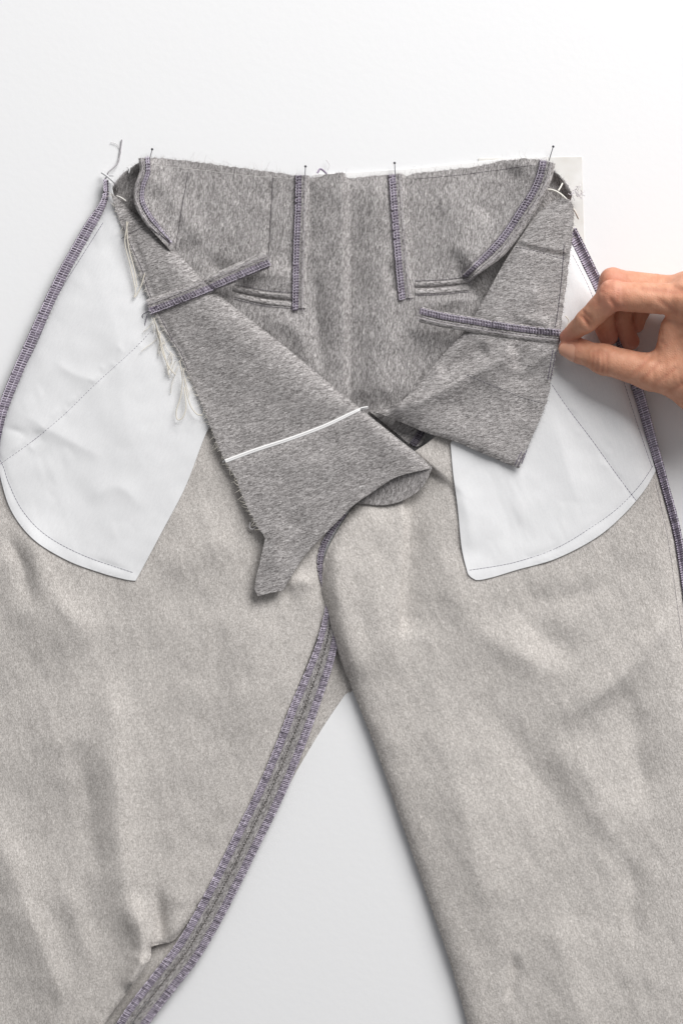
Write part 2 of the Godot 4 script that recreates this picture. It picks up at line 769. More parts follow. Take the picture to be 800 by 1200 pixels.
func flat_w(a: float, b: float) -> Callable:
	return func(_s: float) -> Vector2: return Vector2(a, b)


# ---------------------------------------------------------------- trousers
func trousers() -> void:
	var t := thing("trousers", "unfinished grey trousers turned inside out, fly open, white pocket bags showing", "trousers")
	var lilac := Color(0.17, 0.145, 0.21)
	var cream := Color(0.72, 0.68, 0.60)
	var ash := Color(0.12, 0.11, 0.11)

	# curves shared by neighbouring pieces
	var side_l := spl([126, 212, 124, 240, 106, 275, 78, 325, 48, 388, 22, 445, 5, 490, -4, 530, -14, 570, -34, 660, -62, 800, -90, 950, -120, 1150, -140, 1330])
	var inner_l := spl([400, 600, 386, 626, 377, 655, 381, 690, 386, 712, 368, 756, 340, 828, 308, 915, 274, 985, 246, 1043, 218, 1084, 203, 1102, 188, 1106, 178, 1108, 178, 1118, 171, 1130, 150, 1160, 122, 1200, 90, 1260, 60, 1330])
	var left_r := spl([412, 596, 392, 628, 380, 655, 376, 684, 384, 720, 397, 766, 413, 808, 440, 876, 470, 962, 504, 1060, 528, 1130, 548, 1200, 570, 1270, 592, 1330])
	var side_r := spl([664, 262, 684, 306, 708, 356, 738, 448, 758, 515, 774, 565, 790, 625, 801, 690, 808, 750, 818, 850, 836, 1000, 856, 1200, 872, 1330])

	# ---- under layer of the left leg, seen at the inseam
	var ul := Drape.new()
	ul.base = 1.8
	ul.noise = wob
	ul.rough = 0.6
	var under_edge := spl([420, 690, 414, 800, 404, 814, 378, 852, 346, 906, 318, 958, 290, 1010, 256, 1066, 222, 1116, 184, 1162, 148, 1200, 110, 1262, 80, 1330])
	ul.edge(under_edge, 8, 1.6)
	sheet("leg_back", close([under_edge, [Vector2(30, 1330), Vector2(150, 1130), Vector2(260, 960), Vector2(330, 800), Vector2(360, 700)]]), ul, 4.0, 0.8, M.light, t, 0.35)

	# ---- left leg front, wrong side out
	var ll := Drape.new()
	ll.base = 8.0
	ll.strength = 1.9
	ll.sharp = 0.8
	ll.ripple = 0.3
	ll.run_dir = Vector2(0.28, 0.96)
	ll.noise = wob
	ll.rough = 1.1
	ll.rough_scale = 1.0
	ll.edge(side_l, 26, 6.0)
	var cut := 0
	while inner_l[cut].y < 1060.0:
		cut += 1
	ll.edge(inner_l.slice(0, cut + 1), 26, 4.2)
	ll.edge(inner_l.slice(cut), 9, 5.0)
	ll.fold([Vector2(150, 1040), Vector2(170, 1110), Vector2(140, 1175), Vector2(100, 1230)], 18, 18, 5.0, 0.2)
	ll.fold([Vector2(225, 1000), Vector2(212, 1050), Vector2(202, 1104)], 18, 14, 4.0, 0.5)
	ll.fold([Vector2(30, 590), Vector2(52, 680), Vector2(88, 728), Vector2(134, 752)], 52, 24, 3.4, 0.3)
	ll.fold([Vector2(118, 760), Vector2(132, 840), Vector2(142, 990), Vector2(152, 1071), Vector2(168, 1112)], 46, 22, 4.4, 0.3)
	ll.fold([Vector2(96, 860), Vector2(108, 960), Vector2(120, 1050)], 20, 20, -2.0, 0.4)
	ll.fold([Vector2(-14, 930), Vector2(20, 1030), Vector2(52, 1110), Vector2(86, 1210)], 34, 20, 3.4, 0.3)
	ll.fold([Vector2(60, 1000), Vector2(92, 1080), Vector2(110, 1160)], 24, 16, 2.0, 0.4)
	ll.fold([Vector2(253, 720), Vector2(255, 770), Vector2(252, 840)], 16, 12, -0.8)
	ll.fold([Vector2(290, 690), Vector2(300, 780), Vector2(280, 880)], 44, 40, 2.0)
	ll.fold([Vector2(226, 1010), Vector2(214, 1050), Vector2(206, 1094)], 12, 12, -2.6, 0.4)
	ll.fold([Vector2(60, 820), Vector2(76, 900), Vector2(84, 960)], 26, 22, 1.6, 0.4)
	ll.fold([Vector2(186, 1030), Vector2(188, 1085), Vector2(183, 1130)], 8, 8, -3.0, 0.5)
	ll.fold([Vector2(172, 1110), Vector2(168, 1128), Vector2(150, 1160)], 9, 9, 3.0, 0.3)
	ll.fold([Vector2(180, 690), Vector2(240, 640), Vector2(290, 640)], 26, 26, 1.6)
	ll.fold([Vector2(330, 690), Vector2(350, 680), Vector2(372, 690)], 12, 10, 1.6)
	ll.fold([Vector2(0, 620), Vector2(28, 660), Vector2(36, 720)], 12, 12, -2.2)
	var top_l := pts([131, 220, 138, 250, 152, 280, 240, 372, 330, 450, 380, 520, 400, 570])
	var leg_l := sheet("leg_front", close([back_to_front(side_l), top_l, inner_l]), ll, 3.0, 0.9, M.light, t, -0.06)

	# ---- right leg front
	var rl := Drape.new()
	rl.base = 12.5
	rl.strength = 1.8
	rl.sharp = 0.85
	rl.ripple = 0.35
	rl.run_dir = Vector2(0.42, 0.907)
	rl.noise = wob
	rl.rough = 1.1
	rl.edge(left_r, 26, 8.2)
	rl.edge(side_r, 30, 10.6)
	rl.fold([Vector2(478, 560), Vector2(477, 640), Vector2(473, 700), Vector2(472, 750)], 3.5, 26, -3.4, 0.15)
	rl.fold([Vector2(398, 620), Vector2(394, 680), Vector2(404, 740), Vector2(428, 810)], 14, 20, 2.6, 0.2)
	rl.fold([Vector2(430, 640), Vector2(440, 720), Vector2(450, 800)], 26, 26, 2.0)
	rl.fold([Vector2(535, 640), Vector2(540, 690), Vector2(560, 740)], 30, 26, 1.6)
	rl.fold([Vector2(520, 700), Vector2(560, 738), Vector2(610, 768), Vector2(680, 808)], 22, 22, 2.0, 0.45)
	rl.fold([Vector2(590, 700), Vector2(640, 748), Vector2(690, 785)], 18, 18, -1.6, 0.45)
	rl.fold([Vector2(790, 700), Vector2(745, 770), Vector2(690, 818), Vector2(640, 850)], 24, 16, 3.6)
	rl.fold([Vector2(735, 800), Vector2(745, 880), Vector2(762, 960)], 20, 20, -2.6)
	rl.fold([Vector2(560, 790), Vector2(590, 850), Vector2(630, 910), Vector2(690, 990)], 24, 26, -2.6, 0.45)
	rl.fold([Vector2(505, 820), Vector2(532, 910), Vector2(562, 1020), Vector2(592, 1140)], 26, 40, 3.0, 0.4)
	rl.fold([Vector2(640, 860), Vector2(690, 920), Vector2(720, 1000)], 26, 26, 2.4)
	rl.fold([Vector2(728, 990), Vector2(742, 1050), Vector2(738, 1110)], 18, 12, -2.0)
	rl.fold([Vector2(602, 1110), Vector2(600, 1140), Vector2(590, 1175)], 5, 8, -1.8)
	rl.fold([Vector2(640, 1040), Vector2(660, 1130), Vector2(690, 1240)], 30, 30, 2.2)
	rl.fold([Vector2(590, 700), Vector2(660, 700), Vector2(730, 680)], 18, 18, -1.4)
	rl.fold([Vector2(400, 560), Vector2(440, 572), Vector2(480, 560), Vector2(500, 540)], 30, 30, -5.2, 0.1)
	var top_r := pts([645, 330, 610, 400, 560, 470, 500, 520, 462, 545, 430, 580])
	sheet("leg_front", close([left_r, back_to_front(side_r), top_r]), rl, 3.0, 0.9, M.light, t, -0.42)

	# ---- back, seen inside the open waist (right side of the cloth)
	var bk := Drape.new()
	bk.base = 6.0
	bk.strength = 1.55
	bk.sharp = 0.85
	bk.about = Vector2(400, 350)
	bk.tilt = Vector3(0, -0.8, 0)
	bk.noise = wob
	bk.rough = 0.9
	bk.rough_scale = 1.6
	var top_edge := ragged(spl([164, 188, 185, 187, 220, 190, 262, 196, 310, 202, 345, 207, 356, 210, 372, 209, 385, 206, 403, 205, 406, 210, 425, 209, 446, 207, 470, 205, 476, 208, 492, 204, 530, 200, 560, 196, 590, 190, 622, 188, 642, 192]), 0.9)
	bk.fold([Vector2(401, 190), Vector2(402, 330), Vector2(402, 500)], 40, 2.0, 3.0, 0.0)
	bk.fold([Vector2(409, 190), Vector2(410, 330), Vector2(410, 500)], 3, 22, -1.6, 0.0)
	bk.fold([Vector2(440, 200), Vector2(446, 300), Vector2(450, 480)], 34, 24, 3.4, 0.1)
	bk.fold([Vector2(368, 300), Vector2(370, 360), Vector2(378, 450)], 10, 12, -2.6, 0.3)
	bk.fold([Vector2(362, 210), Vector2(362, 300)], 5, 8, -1.2, 0.2)
	bk.fold([Vector2(290, 300), Vector2(320, 320), Vector2(352, 330)], 16, 12, 2.4, 0.3)
	bk.fold([Vector2(240, 300), Vector2(275, 330), Vector2(300, 335)], 12, 12, -2.8, 0.3)
	bk.fold([Vector2(300, 372), Vector2(345, 385), Vector2(360, 430)], 14, 14, 2.2, 0.3)
	bk.fold([Vector2(218, 215), Vector2(211, 250), Vector2(205, 300)], 3, 3, -0.7, 0.1)
	bk.fold([Vector2(318, 210), Vector2(316, 260), Vector2(312, 325)], 3, 3, -0.6, 0.1)
	bk.fold([Vector2(270, 341), Vector2(310, 350), Vector2(346, 353)], 2.4, 2.4, -1.0, 0.05)
	bk.fold([Vector2(484, 338), Vector2(520, 336.5), Vector2(552, 333)], 2.4, 2.4, -1.0, 0.05)
	bk.fold([Vector2(452, 305), Vector2(458, 330), Vector2(462, 352)], 5, 9, -2.0, 0.3)
	bk.fold([Vector2(480, 365), Vector2(530, 352), Vector2(560, 350)], 10, 10, 2.0, 0.3)
	bk.fold([Vector2(560, 260), Vector2(590, 230), Vector2(606, 195)], 14, 14, -2.4, 0.2)
	bk.fold([Vector2(520, 220), Vector2(540, 260), Vector2(545, 310)], 22, 22, 1.8, 0.2)
	bk.fold([Vector2(180, 200), Vector2(200, 235), Vector2(240, 290)], 16, 16, 2.2, 0.2)
	bk.fold([Vector2(166, 180), Vector2(163, 204), Vector2(158, 222), Vector2(158, 242), Vector2(180, 280), Vector2(205, 305)], 20, 20, 6.5, 0.1)
	bk.fold([Vector2(648, 180), Vector2(638, 222), Vector2(604, 277), Vector2(568, 316), Vector2(545, 334)], 26, 26, 7.5, 0.12)
	var back := sheet("back_panel", close([top_edge, spl([642, 192, 640, 214, 631, 234, 618, 254, 604, 277, 588, 298, 568, 316, 552, 331, 560, 345]), pts([590, 400, 480, 510, 440, 510, 330, 440, 215, 312]), spl([215, 312, 197, 291, 184, 277, 171, 262, 160, 242, 160, 222, 166, 204, 164, 188])]), bk, 2.1, 0.9, M.dark, t, 0.10)
	fray(top_edge, bk.h, back, -1.0, Color(0.20, 0.18, 0.18), 3.6, 0.8, 0.00012)
	fray(top_edge, bk.h, back, -1.0, Color(0.60, 0.58, 0.57), 16.0, 4.0, 0.00013)
	fray(top_edge, bk.h, back, -1.0, Color(0.80, 0.79, 0.78), 5.0, 1.6, 0.00013)
	stitches("basting_stitches", spl([184, 196, 230, 200, 290, 207, 342, 211]), bk.h, back, Color(0.62, 0.6, 0.58), 0.00016, 6.0, 0.8)
	stitches("basting_stitches", spl([486, 211, 540, 206, 600, 198, 622, 196]), bk.h, back, Color(0.10, 0.09, 0.10), 0.00016, 5.0, 0.8)
	stitches("dart_stitches", spl([221, 203, 214, 245, 206, 296]), bk.h, back, Color(0.07, 0.06, 0.07), 0.0002, 4.0, 0.4)
	stitches("dart_stitches", spl([320, 208, 317, 260, 314, 318]), bk.h, back, Color(0.07, 0.06, 0.07), 0.0002, 4.0, 0.4)
	# welts of the two back pockets
	for w in [[[274, 338.5, 310, 346, 344, 349], -3.4], [[276, 346, 310, 354, 343, 357], 3.4], [[486, 334.5, 520, 333, 549, 329.5], -3.0], [[486, 342.5, 520, 341, 549, 338], 3.0]]:
		var line := spl(w[0])
		var wl := strip("pocket_welt", line, bk.h, flat_w(-3.6, 3.6), 0.9, 1.1, M.dark, back, [0.2, 0.9, 1.0, 1.0, 1.0, 0.9, 0.2], 0.16)
		stitches("edge_stitches", offset_line(line, float(w[1]) * 1.5), bk.h, wl, Color(0.08, 0.07, 0.09), 0.00018, 3.0, 0.8, 0.5)
	# inside of the two side openings, deep between front and back
	var pit := Drape.new()
	pit.base = 1.2
	pit.noise = wob
	pit.rough = 0.5
	pit.fold([Vector2(134, 216), Vector2(150, 200), Vector2(168, 190)], 8, 8, 8.0, 0.0)
	pit.fold([Vector2(645, 198), Vector2(656, 208), Vector2(668, 226)], 7, 7, 7.0, 0.0)
	var rim_l := ragged(spl([131, 226, 139, 212, 152, 200, 168, 190]), 0.7)
	var rim_r := ragged(spl([640, 194, 652, 205, 662, 216, 669, 228]), 0.8)
	var side_in := sheet("side_panel", close([rim_l, pts([190, 240, 230, 320, 150, 275, 136, 250])]), pit, 3.0, 0.9, M.dark, t, 0.4)
	fray(rim_l, pit.h, side_in, -1.0, Color(0.3, 0.28, 0.3), 4.0, 1.0, 0.00012)
	fray(rim_l, pit.h, side_in, -1.0, Color(0.8, 0.79, 0.79), 9.0, 2.0, 0.00016)
	var side_in2 := sheet("side_panel", close([rim_r, pts([664, 262, 640, 340, 560, 370, 540, 330, 600, 240])]), pit, 3.0, 0.9, M.dark, t, -0.4)
	fray(rim_r, pit.h, side_in2, -1.0, Color(0.25, 0.23, 0.25), 4.0, 1.0, 0.00012)
	fray(rim_r, pit.h, side_in2, -1.0, Color(0.8, 0.79, 0.79), 9.0, 1.6, 0.00018)
	# ---- pocket bags
	var pl := Drape.new()
	pl.under = ll
	pl.gap = 1.5
	pl.sharp = 0.7
	pl.noise = wob
	pl.rough = 0.35
	pl.rough_scale = 1.5
	pl.fold([Vector2(110, 300), Vector2(140, 400), Vector2(150, 500), Vector2(190, 590)], 40, 40, 2.0)
	pl.fold([Vector2(20, 480), Vector2(70, 510), Vector2(130, 540)], 10, 16, 1.2)
	pl.fold([Vector2(0, 500), Vector2(30, 508), Vector2(60, 520)], 5, 5, -0.9)
	pl.fold([Vector2(60, 420), Vector2(90, 440), Vector2(130, 450)], 8, 10, 0.8)
	pl.fold([Vector2(128, 250), Vector2(140, 300), Vector2(165, 360)], 12, 14, -1.6)
	pl.fold([Vector2(100, 590), Vector2(140, 570), Vector2(170, 600)], 14, 18, 1.2)
	var hem_l := spl([160, 680, 150, 679, 120, 671, 80, 656, 42, 632, 16, 600, 3, 562, -2, 530])
	for q in [[122, 262, 96, 303, 66, 352, 44, 404, 22, 446, 4, 488], [179, 388, 156, 412, 112, 452, 76, 487, 40, 517, -1, 546], [-2, 532, 6, 548, 12, 566, 28, 598, 56, 627, 100, 651, 158, 671]]:
		pl.fold(pts(q), 2.6, 2.6, -0.55, 0.0)
	for k in 16:
		var at := Vector2(179, 388).lerp(Vector2(0, 545), (k + rng.randf()) / 16.0)
		pl.fold([at, at + Vector2(rng.randf_range(-14, 14), rng.randf_range(6, 16) * (1 if k % 2 else -1))], 3.0, 3.0, 0.3, 0.4)
	pl.edge(hem_l, 3, 0.6)
	var seam_l := spl([-2, 530, 5, 490, 22, 445, 48, 388, 78, 325, 106, 275, 122, 246, 127, 214])
	var bag_l := sheet("pocket_bag", close([hem_l, seam_l, pts([131, 216, 136, 240, 148, 272, 175, 310, 236, 400, 262, 480]), spl([262, 480, 243, 506, 218, 570, 190, 624, 160, 680])]), pl, 2.6, 0.5, M.pocket, t, 0.4)
	bag_l.set_meta("label", "white pocket bag under the frayed front edge")
	stitches("seam_stitches", spl([122, 262, 96, 303, 66, 352, 44, 404, 22, 446, 4, 488]), pl.h, bag_l, lilac)
	stitches("seam_stitches", spl([179, 388, 156, 412, 112, 452, 76, 487, 40, 517, -1, 546]), pl.h, bag_l, lilac)
	stitches("seam_stitches", spl([-2, 532, 6, 548, 12, 566, 28, 598, 56, 627, 100, 651, 158, 671]), pl.h, bag_l, Color(0.2, 0.19, 0.24))
	var pr := Drape.new()
	pr.under = rl
	pr.gap = 1.5
	pr.sharp = 0.7
	pr.noise = wob
	pr.rough = 0.35
	pr.rough_scale = 1.5
	pr.fold([Vector2(640, 470), Vector2(660, 540), Vector2(680, 610)], 22, 18, 1.8)
	pr.fold([Vector2(590, 540), Vector2(600, 600), Vector2(620, 650)], 14, 18, -1.2)
	pr.fold([Vector2(675, 330), Vector2(690, 380), Vector2(700, 440)], 12, 12, -1.4)
	pr.fold([Vector2(700, 470), Vector2(730, 500), Vector2(750, 540)], 18, 20, 1.2)
	pr.fold([Vector2(530, 560), Vector2(546, 600), Vector2(552, 650)], 12, 18, 1.6)
	var hem_r := spl([766, 552, 752, 575, 728, 603, 696, 630, 650, 654, 605, 667, 575, 676, 556, 679, 547, 672])
	for q in [[669, 300, 688, 338, 706, 384, 728, 446, 746, 502, 762, 548], [645, 452, 664, 480, 692, 517, 720, 556, 743, 587], [763, 546, 746, 570, 722, 595, 692, 617, 650, 642, 600, 659, 547, 668]]:
		pr.fold(pts(q), 2.6, 2.6, -0.55, 0.0)
	for k in 12:
		var at := Vector2(650, 458).lerp(Vector2(740, 583), (k + rng.randf()) / 12.0)
		pr.fold([at, at + Vector2(rng.randf_range(6, 16) * (1 if k % 2 else -1), rng.randf_range(-12, 12))], 3.0, 3.0, 0.3, 0.4)
	pr.edge(hem_r, 3, 0.6)
	var bag_r := sheet("pocket_bag", close([hem_r, spl([547, 672, 540, 642, 535, 592, 530, 555, 527, 520]), pts([560, 470, 610, 400, 645, 330, 662, 276]), spl([662, 276, 684, 310, 708, 360, 738, 450, 756, 514, 766, 552])]), pr, 2.6, 0.5, M.pocket, t, -0.3)
	bag_r.set_meta("label", "white pocket bag below the hand")
	stitches("seam_stitches", spl([669, 300, 688, 338, 706, 384, 728, 446, 746, 502, 762, 548]), pr.h, bag_r, lilac)
	stitches("seam_stitches", spl([645, 452, 664, 480, 692, 517, 720, 556, 743, 587]), pr.h, bag_r, lilac)
	stitches("seam_stitches", spl([763, 546, 746, 570, 722, 595, 692, 617, 650, 642, 600, 659, 547, 668]), pr.h, bag_r, Color(0.2, 0.19, 0.24))

	# ---- serged side seams
	var hl := func(x: float, y: float) -> float: return maxf(ll.h(x, y), 0.5) + 1.2
	var band_l := spl([127, 212, 126, 238, 109, 272, 80, 324, 50, 388, 24, 446, 8, 488, -1, 530, -10, 570, -28, 660, -50, 760])
	var sl := strip("side_seam", band_l, hl, func(s: float) -> Vector2: return Vector2(-1.0, lerpf(5.0, 12.0, smoothstep(0.0, 0.12, s)) - smoothstep(0.45, 0.7, s) * 4.0), 1.0, 1.4, M.dark, t)
	overlock(band_l, hl, func(s: float) -> Vector2: return Vector2(0.0, lerpf(4.0, 11.0, smoothstep(0.0, 0.12, s)) - smoothstep(0.45, 0.7, s) * 4.0), 1.1, sl, 1.35, 3.0, 1, 0.18)
	var hr := func(x: float, y: float) -> float: return maxf(rl.h(x, y), 0.5) + 1.2
	var band_r := spl([663, 274, 684, 316, 708, 368, 738, 452, 757, 515, 772, 565, 788, 625, 798, 690, 806, 750, 815, 830])
	var wr := func(s: float) -> Vector2: return Vector2(-11.0 + 3.5 * smoothstep(0.3, 0.6, s), 0.5)
	var sr := strip("side_seam", band_r, hr, wr, 1.0, 1.4, M.dark, t)
	overlock(band_r, hr, wr, 1.1, sr, 1.7, 2.7)
	stitches("seam_stitches", spl([766, 566, 780, 630, 790, 700, 798, 760]), rl.h, sr, Color(0.25, 0.23, 0.25))

	# ---- inseam of the left leg: two serged allowances pressed open
	var mid := spl([394, 690, 380, 762, 353, 838, 322, 916, 287, 988, 254, 1054, 222, 1110, 190, 1152, 157, 1196, 122, 1256])
	var hi := func(x: float, y: float) -> float: return maxf(ll.h(x, y), ul.h(x, y) + 0.5)
	var ins := func(x: float, y: float) -> float:
		return 5.6 + 0.5 * wob.get_noise_2d(x * 3.0, y * 3.0) + 1.0 * wob.get_noise_2d(x * 9.0, y * 9.0)
	var wa := func(s: float) -> Vector2: return Vector2(0.6, lerpf(8, 15.5, smoothstep(0.0, 0.25, s)))
	var wb := func(s: float) -> Vector2: return Vector2(lerpf(-12, -16.5, smoothstep(0.0, 0.3, s)), -0.6)
	var ia := strip("inseam", mid, ins, wa, 1.4, 1.0, M.dark, t, [0.0, 0.5, 0.8, 0.95, 1.0, 1.0, 0.6])
	var ib := strip("inseam", mid, ins, wb, 1.4, 1.0, M.dark, t, [0.6, 1.0, 1.0, 0.95, 0.8, 0.5, 0.0])
	var wa2 := func(s: float) -> Vector2: return Vector2(lerpf(3, 7.5, smoothstep(0.0, 0.25, s)), lerpf(8, 15.5, smoothstep(0.0, 0.25, s)))
	var wb2 := func(s: float) -> Vector2: return Vector2(lerpf(-12, -16.5, smoothstep(0.0, 0.3, s)), lerpf(-5, -8.0, smoothstep(0.0, 0.3, s)))
	overlock(mid, ins, wa2, 1.2, ia, 1.25, 2.1, 1, 0.25)
	overlock(mid, ins, wb2, 1.2, ib, 1.2, 2.1, 0, 0.25)
	stitches("seam_stitches", ragged(offset_line(mid, 2.6), 0.5, 5.0), ins, ia, Color(0.26, 0.24, 0.24), 0.0002, 2.6, 1.6, 1.0)
	stitches("seam_stitches", ragged(offset_line(mid, -5.2), 0.6, 6.0), ins, ib, Color(0.32, 0.30, 0.30), 0.00018, 2.6, 2.2, 1.0)
	var zig := PackedVector2Array()
	var mid_e := even(mid, 4.0)
	for i in mid_e.size() - 1:
		var dn := (mid_e[i + 1] - mid_e[i]).normalized()
		zig.append(mid_e[i] + Vector2(-dn.y, dn.x) * (3.5 if i % 2 == 0 else -2.5))
	stitches("seam_stitches", zig, ins, ib, Color(0.42, 0.40, 0.39), 0.00022, 3.4, 1.0, 1.0)
	# crotch seam allowance that curls out between the legs
	var cr := spl([404, 602, 388, 624, 377, 650, 377, 684, 388, 722])
	var hc := func(_x: float, y: float) -> float: return 6.0 - (y - 600.0) * 0.012
	var cs := strip("crotch_seam", cr, hc, func(s: float) -> Vector2: return Vector2(-2.0, 5.0 - 5.5 * smoothstep(0.45, 0.8, s)), 1.0, 1.0, M.dark, t)
	overlock(cr, hc, func(s: float) -> Vector2: return Vector2(-2.0, 4.0 - 5.0 * smoothstep(0.45, 0.8, s)), 1.1, cs, 0.9, 2.8, 1)

	# ---- inner facing curl below the left front
	var fc := Drape.new()
	fc.base = 11.0
	fc.about = Vector2(450, 570)
	fc.tilt = Vector3(4, -9, 0)
	fc.noise = wob
	fc.rough = 0.4
	fc.fold([Vector2(420, 596), Vector2(460, 597), Vector2(495, 580)], 10, 10, 1.0, 0.1)
	var lip := spl([405, 588, 424, 590, 446, 592, 468, 588, 486, 578, 497, 566, 505, 549])
	sheet("fly_facing", close([lip, pts([480, 540, 430, 560])]), fc, 3.0, 0.9, M.dark, t, 0.2)
	# dark inside of the right fly with a serged end
	var ff := Drape.new()
	ff.base = 6.4
	ff.noise = wob
	ff.rough = 0.4
	ff.tilt = Vector3(1.0, 0, 0)
	ff.about = Vector2(440, 480)
	var fly := sheet("fly_facing", close([spl([432, 482, 462, 506, 486, 524, 497, 508, 470, 480])]), ff, 3.0, 0.9, M.dark, t, 0.9)
	overlock(spl([486, 524, 492, 516, 498, 506]), ff.h, flat_w(-8, 0), 0.4, fly, 0.5, 2.4)

	# ---- left front, folded out (right side of the cloth)
	var lf := Drape.new()
	lf.base = 15.0
	lf.strength = 1.25
	lf.about = Vector2(300, 430)
	lf.tilt = Vector3(1.6, 0.2, 0)
	lf.noise = wob
	lf.rough = 0.7
	lf.rough_scale = 1.3
	var roll := spl([148, 243, 164, 256, 186, 276, 216, 306, 250, 340, 290, 373, 330, 404, 378, 444, 422, 480, 462, 512, 490, 534, 506, 549])
	var raw_l := ragged(spl([304, 620, 297, 606, 286, 584, 278, 562, 266, 542, 252, 512, 240, 480, 226, 448, 210, 414, 194, 388, 182, 366, 170, 334, 158, 302, 148, 276, 138, 250, 131, 226]), 0.7)
	var hem := spl([506, 549, 486, 553, 462, 560, 434, 578, 414, 592, 396, 610, 376, 630, 356, 652, 343, 672, 332, 691])
	lf.edge(roll, 15, 5.5)
	lf.edge(hem, 4, 0.9)
	lf.fold([Vector2(400, 450), Vector2(450, 500), Vector2(500, 545)], 40, 40, 4.0, 0.3)
	lf.fold([Vector2(180, 290), Vector2(240, 360), Vector2(320, 430), Vector2(400, 492)], 26, 22, 2.6, 0.15)
	lf.fold([Vector2(210, 400), Vector2(250, 470), Vector2(300, 500)], 30, 24, -1.6)
	lf.fold([Vector2(270, 541), Vector2(340, 517), Vector2(430, 480)], 4, 16, -1.4, 0.1)
	lf.fold([Vector2(330, 560), Vector2(390, 545), Vector2(450, 540)], 24, 18, 1.6)
	lf.fold([Vector2(320, 600), Vector2(322, 640), Vector2(318, 680)], 8, 12, 1.2)
	lf.fold([Vector2(350, 590), Vector2(350, 630), Vector2(330, 670)], 14, 14, -1.2)
	lf.fold([Vector2(140, 250), Vector2(165, 300), Vector2(190, 370), Vector2(225, 430)], 6, 3, -0.8, 0.05)
	var left := sheet("front_panel", close([roll, hem, pts([332, 691, 318, 694, 303, 698, 299, 690]), spl([299, 690, 301, 676, 305, 660, 309, 642, 311, 630, 304, 620]), raw_l, pts([138, 234])]), lf, 2.8, 0.9, M.dark, t, 1.30)
	left.set_meta("label", "folded out front with the white cord and a loop across it")
	fray(raw_l, lf.h, left, -1.0, Color(0.55, 0.53, 0.52), 4.0, 0.9, 0.00012)
	fray(raw_l, lf.h, left, -1.0, cream, 10.0, 2.6, 0.00019)
	fray(raw_l, lf.h, left, 1.0, Color(0.75, 0.72, 0.68), 4.0, 2.0, 0.00014)
	stitches("edge_stitches", spl([146, 268, 158, 296, 168, 318, 176, 344, 190, 374, 204, 400]), lf.h, left, Color(0.10, 0.09, 0.11), 0.00022, 4.0, 0.6)
	stitches("edge_stitches", spl([144, 281, 152, 276, 162, 271, 168, 268]), lf.h, left, Color(0.10, 0.09, 0.11), 0.0002, 4.0, 0.6)
	stitches("edge_stitches", spl([198, 394, 212, 412, 222, 436]), lf.h, left, Color(0.10, 0.09, 0.11), 0.00022, 4.0, 0.6)
	# folded white tape caught in the front
	strip("white_piping", spl([265, 541, 300, 528, 340, 515, 380, 500, 410, 486, 424, 480, 431, 479]), lf.h, func(q: float) -> Vector2: return Vector2(-2.6 + 0.5 * q, 2.4 - 0.6 * smoothstep(0.85, 1.0, q) * 2.0), 0.9, 1.2, M.tape, left, [0.1, 0.75, 1.0, 0.9, 0.62, 0.75, 0.7, 0.1])

	# ---- right front, folded out
	var rf := Drape.new()
	rf.base = 20.5
	rf.strength = 1.5
	rf.sharp = 0.85
	rf.about = Vector2(600, 400)
	rf.tilt = Vector3(3.0, -0.4, 0)
	rf.noise = wob
	rf.rough = 0.7
	rf.rough_scale = 1.3
	var roll_r := spl([437, 483, 452, 478, 466, 474, 480, 462, 496, 444, 512, 424, 532, 402, 548, 384, 556, 370, 570, 345, 588, 312, 606, 284, 624, 258, 638, 244, 652, 236])
	var raw_r := ragged(spl([652, 236, 664, 238, 669, 250, 667, 280, 663, 310, 660, 340, 656, 366, 653, 400, 648, 420, 643, 446, 638, 470, 628, 496, 616, 524, 606, 549]), 0.7)
	var low_r := spl([606, 549, 584, 540, 556, 528, 530, 517, 500, 508, 474, 497, 452, 488, 437, 483])
	rf.edge(roll_r, 13, 5.0)
	rf.edge(low_r, 6, 2.2)
	rf.fold([Vector2(452, 480), Vector2(500, 466), Vector2(545, 442), Vector2(580, 424), Vector2(592, 412), Vector2(586, 402)], 16, 6, 5.0, 0.1)
	rf.fold([Vector2(510, 440), Vector2(550, 420), Vector2(572, 405)], 10, 12, -2.4, 0.2)
	rf.fold([Vector2(598, 402), Vector2(604, 420), Vector2(600, 436)], 7, 9, -2.4, 0.3)
	rf.fold([Vector2(560, 440), Vector2(590, 460), Vector2(636, 470)], 14, 14, 1.0, 0.2)
	rf.fold([Vector2(604, 288), Vector2(630, 296), Vector2(662, 302)], 4, 3, -1.0, 0.05)
	rf.fold([Vector2(604, 286), Vector2(630, 293), Vector2(662, 298)], 3, 4, 0.8, 0.05)
	rf.fold([Vector2(660, 398), Vector2(630, 380), Vector2(596, 372)], 7, 7, 1.6, 0.35)
	rf.fold([Vector2(660, 404), Vector2(632, 420), Vector2(606, 446)], 7, 7, 1.6, 0.35)
	rf.fold([Vector2(660, 406), Vector2(645, 428), Vector2(634, 460)], 6, 6, 1.2, 0.35)
	rf.fold([Vector2(570, 390), Vector2(600, 360), Vector2(640, 350)], 20, 20, 1.6, 0.2)
	rf.fold([Vector2(640, 420), Vector2(615, 450), Vector2(610, 500)], 16, 20, -1.6, 0.3)
	rf.fold([Vector2(470, 482), Vector2(530, 500), Vector2(590, 530)], 20, 14, 1.4, 0.2)
	var right := sheet("front_panel", close([roll_r, raw_r, low_r]), rf, 2.8, 0.9, M.dark, t, 1.42)
	right.set_meta("label", "folded out front held by the fingers")
	fray(raw_r, rf.h, right, -1.0, Color(0.2, 0.18, 0.19), 3.5, 0.9, 0.00012)
	fray(raw_r, rf.h, right, -1.0, Color(0.8, 0.78, 0.74), 8.0, 5.0, 0.00016)
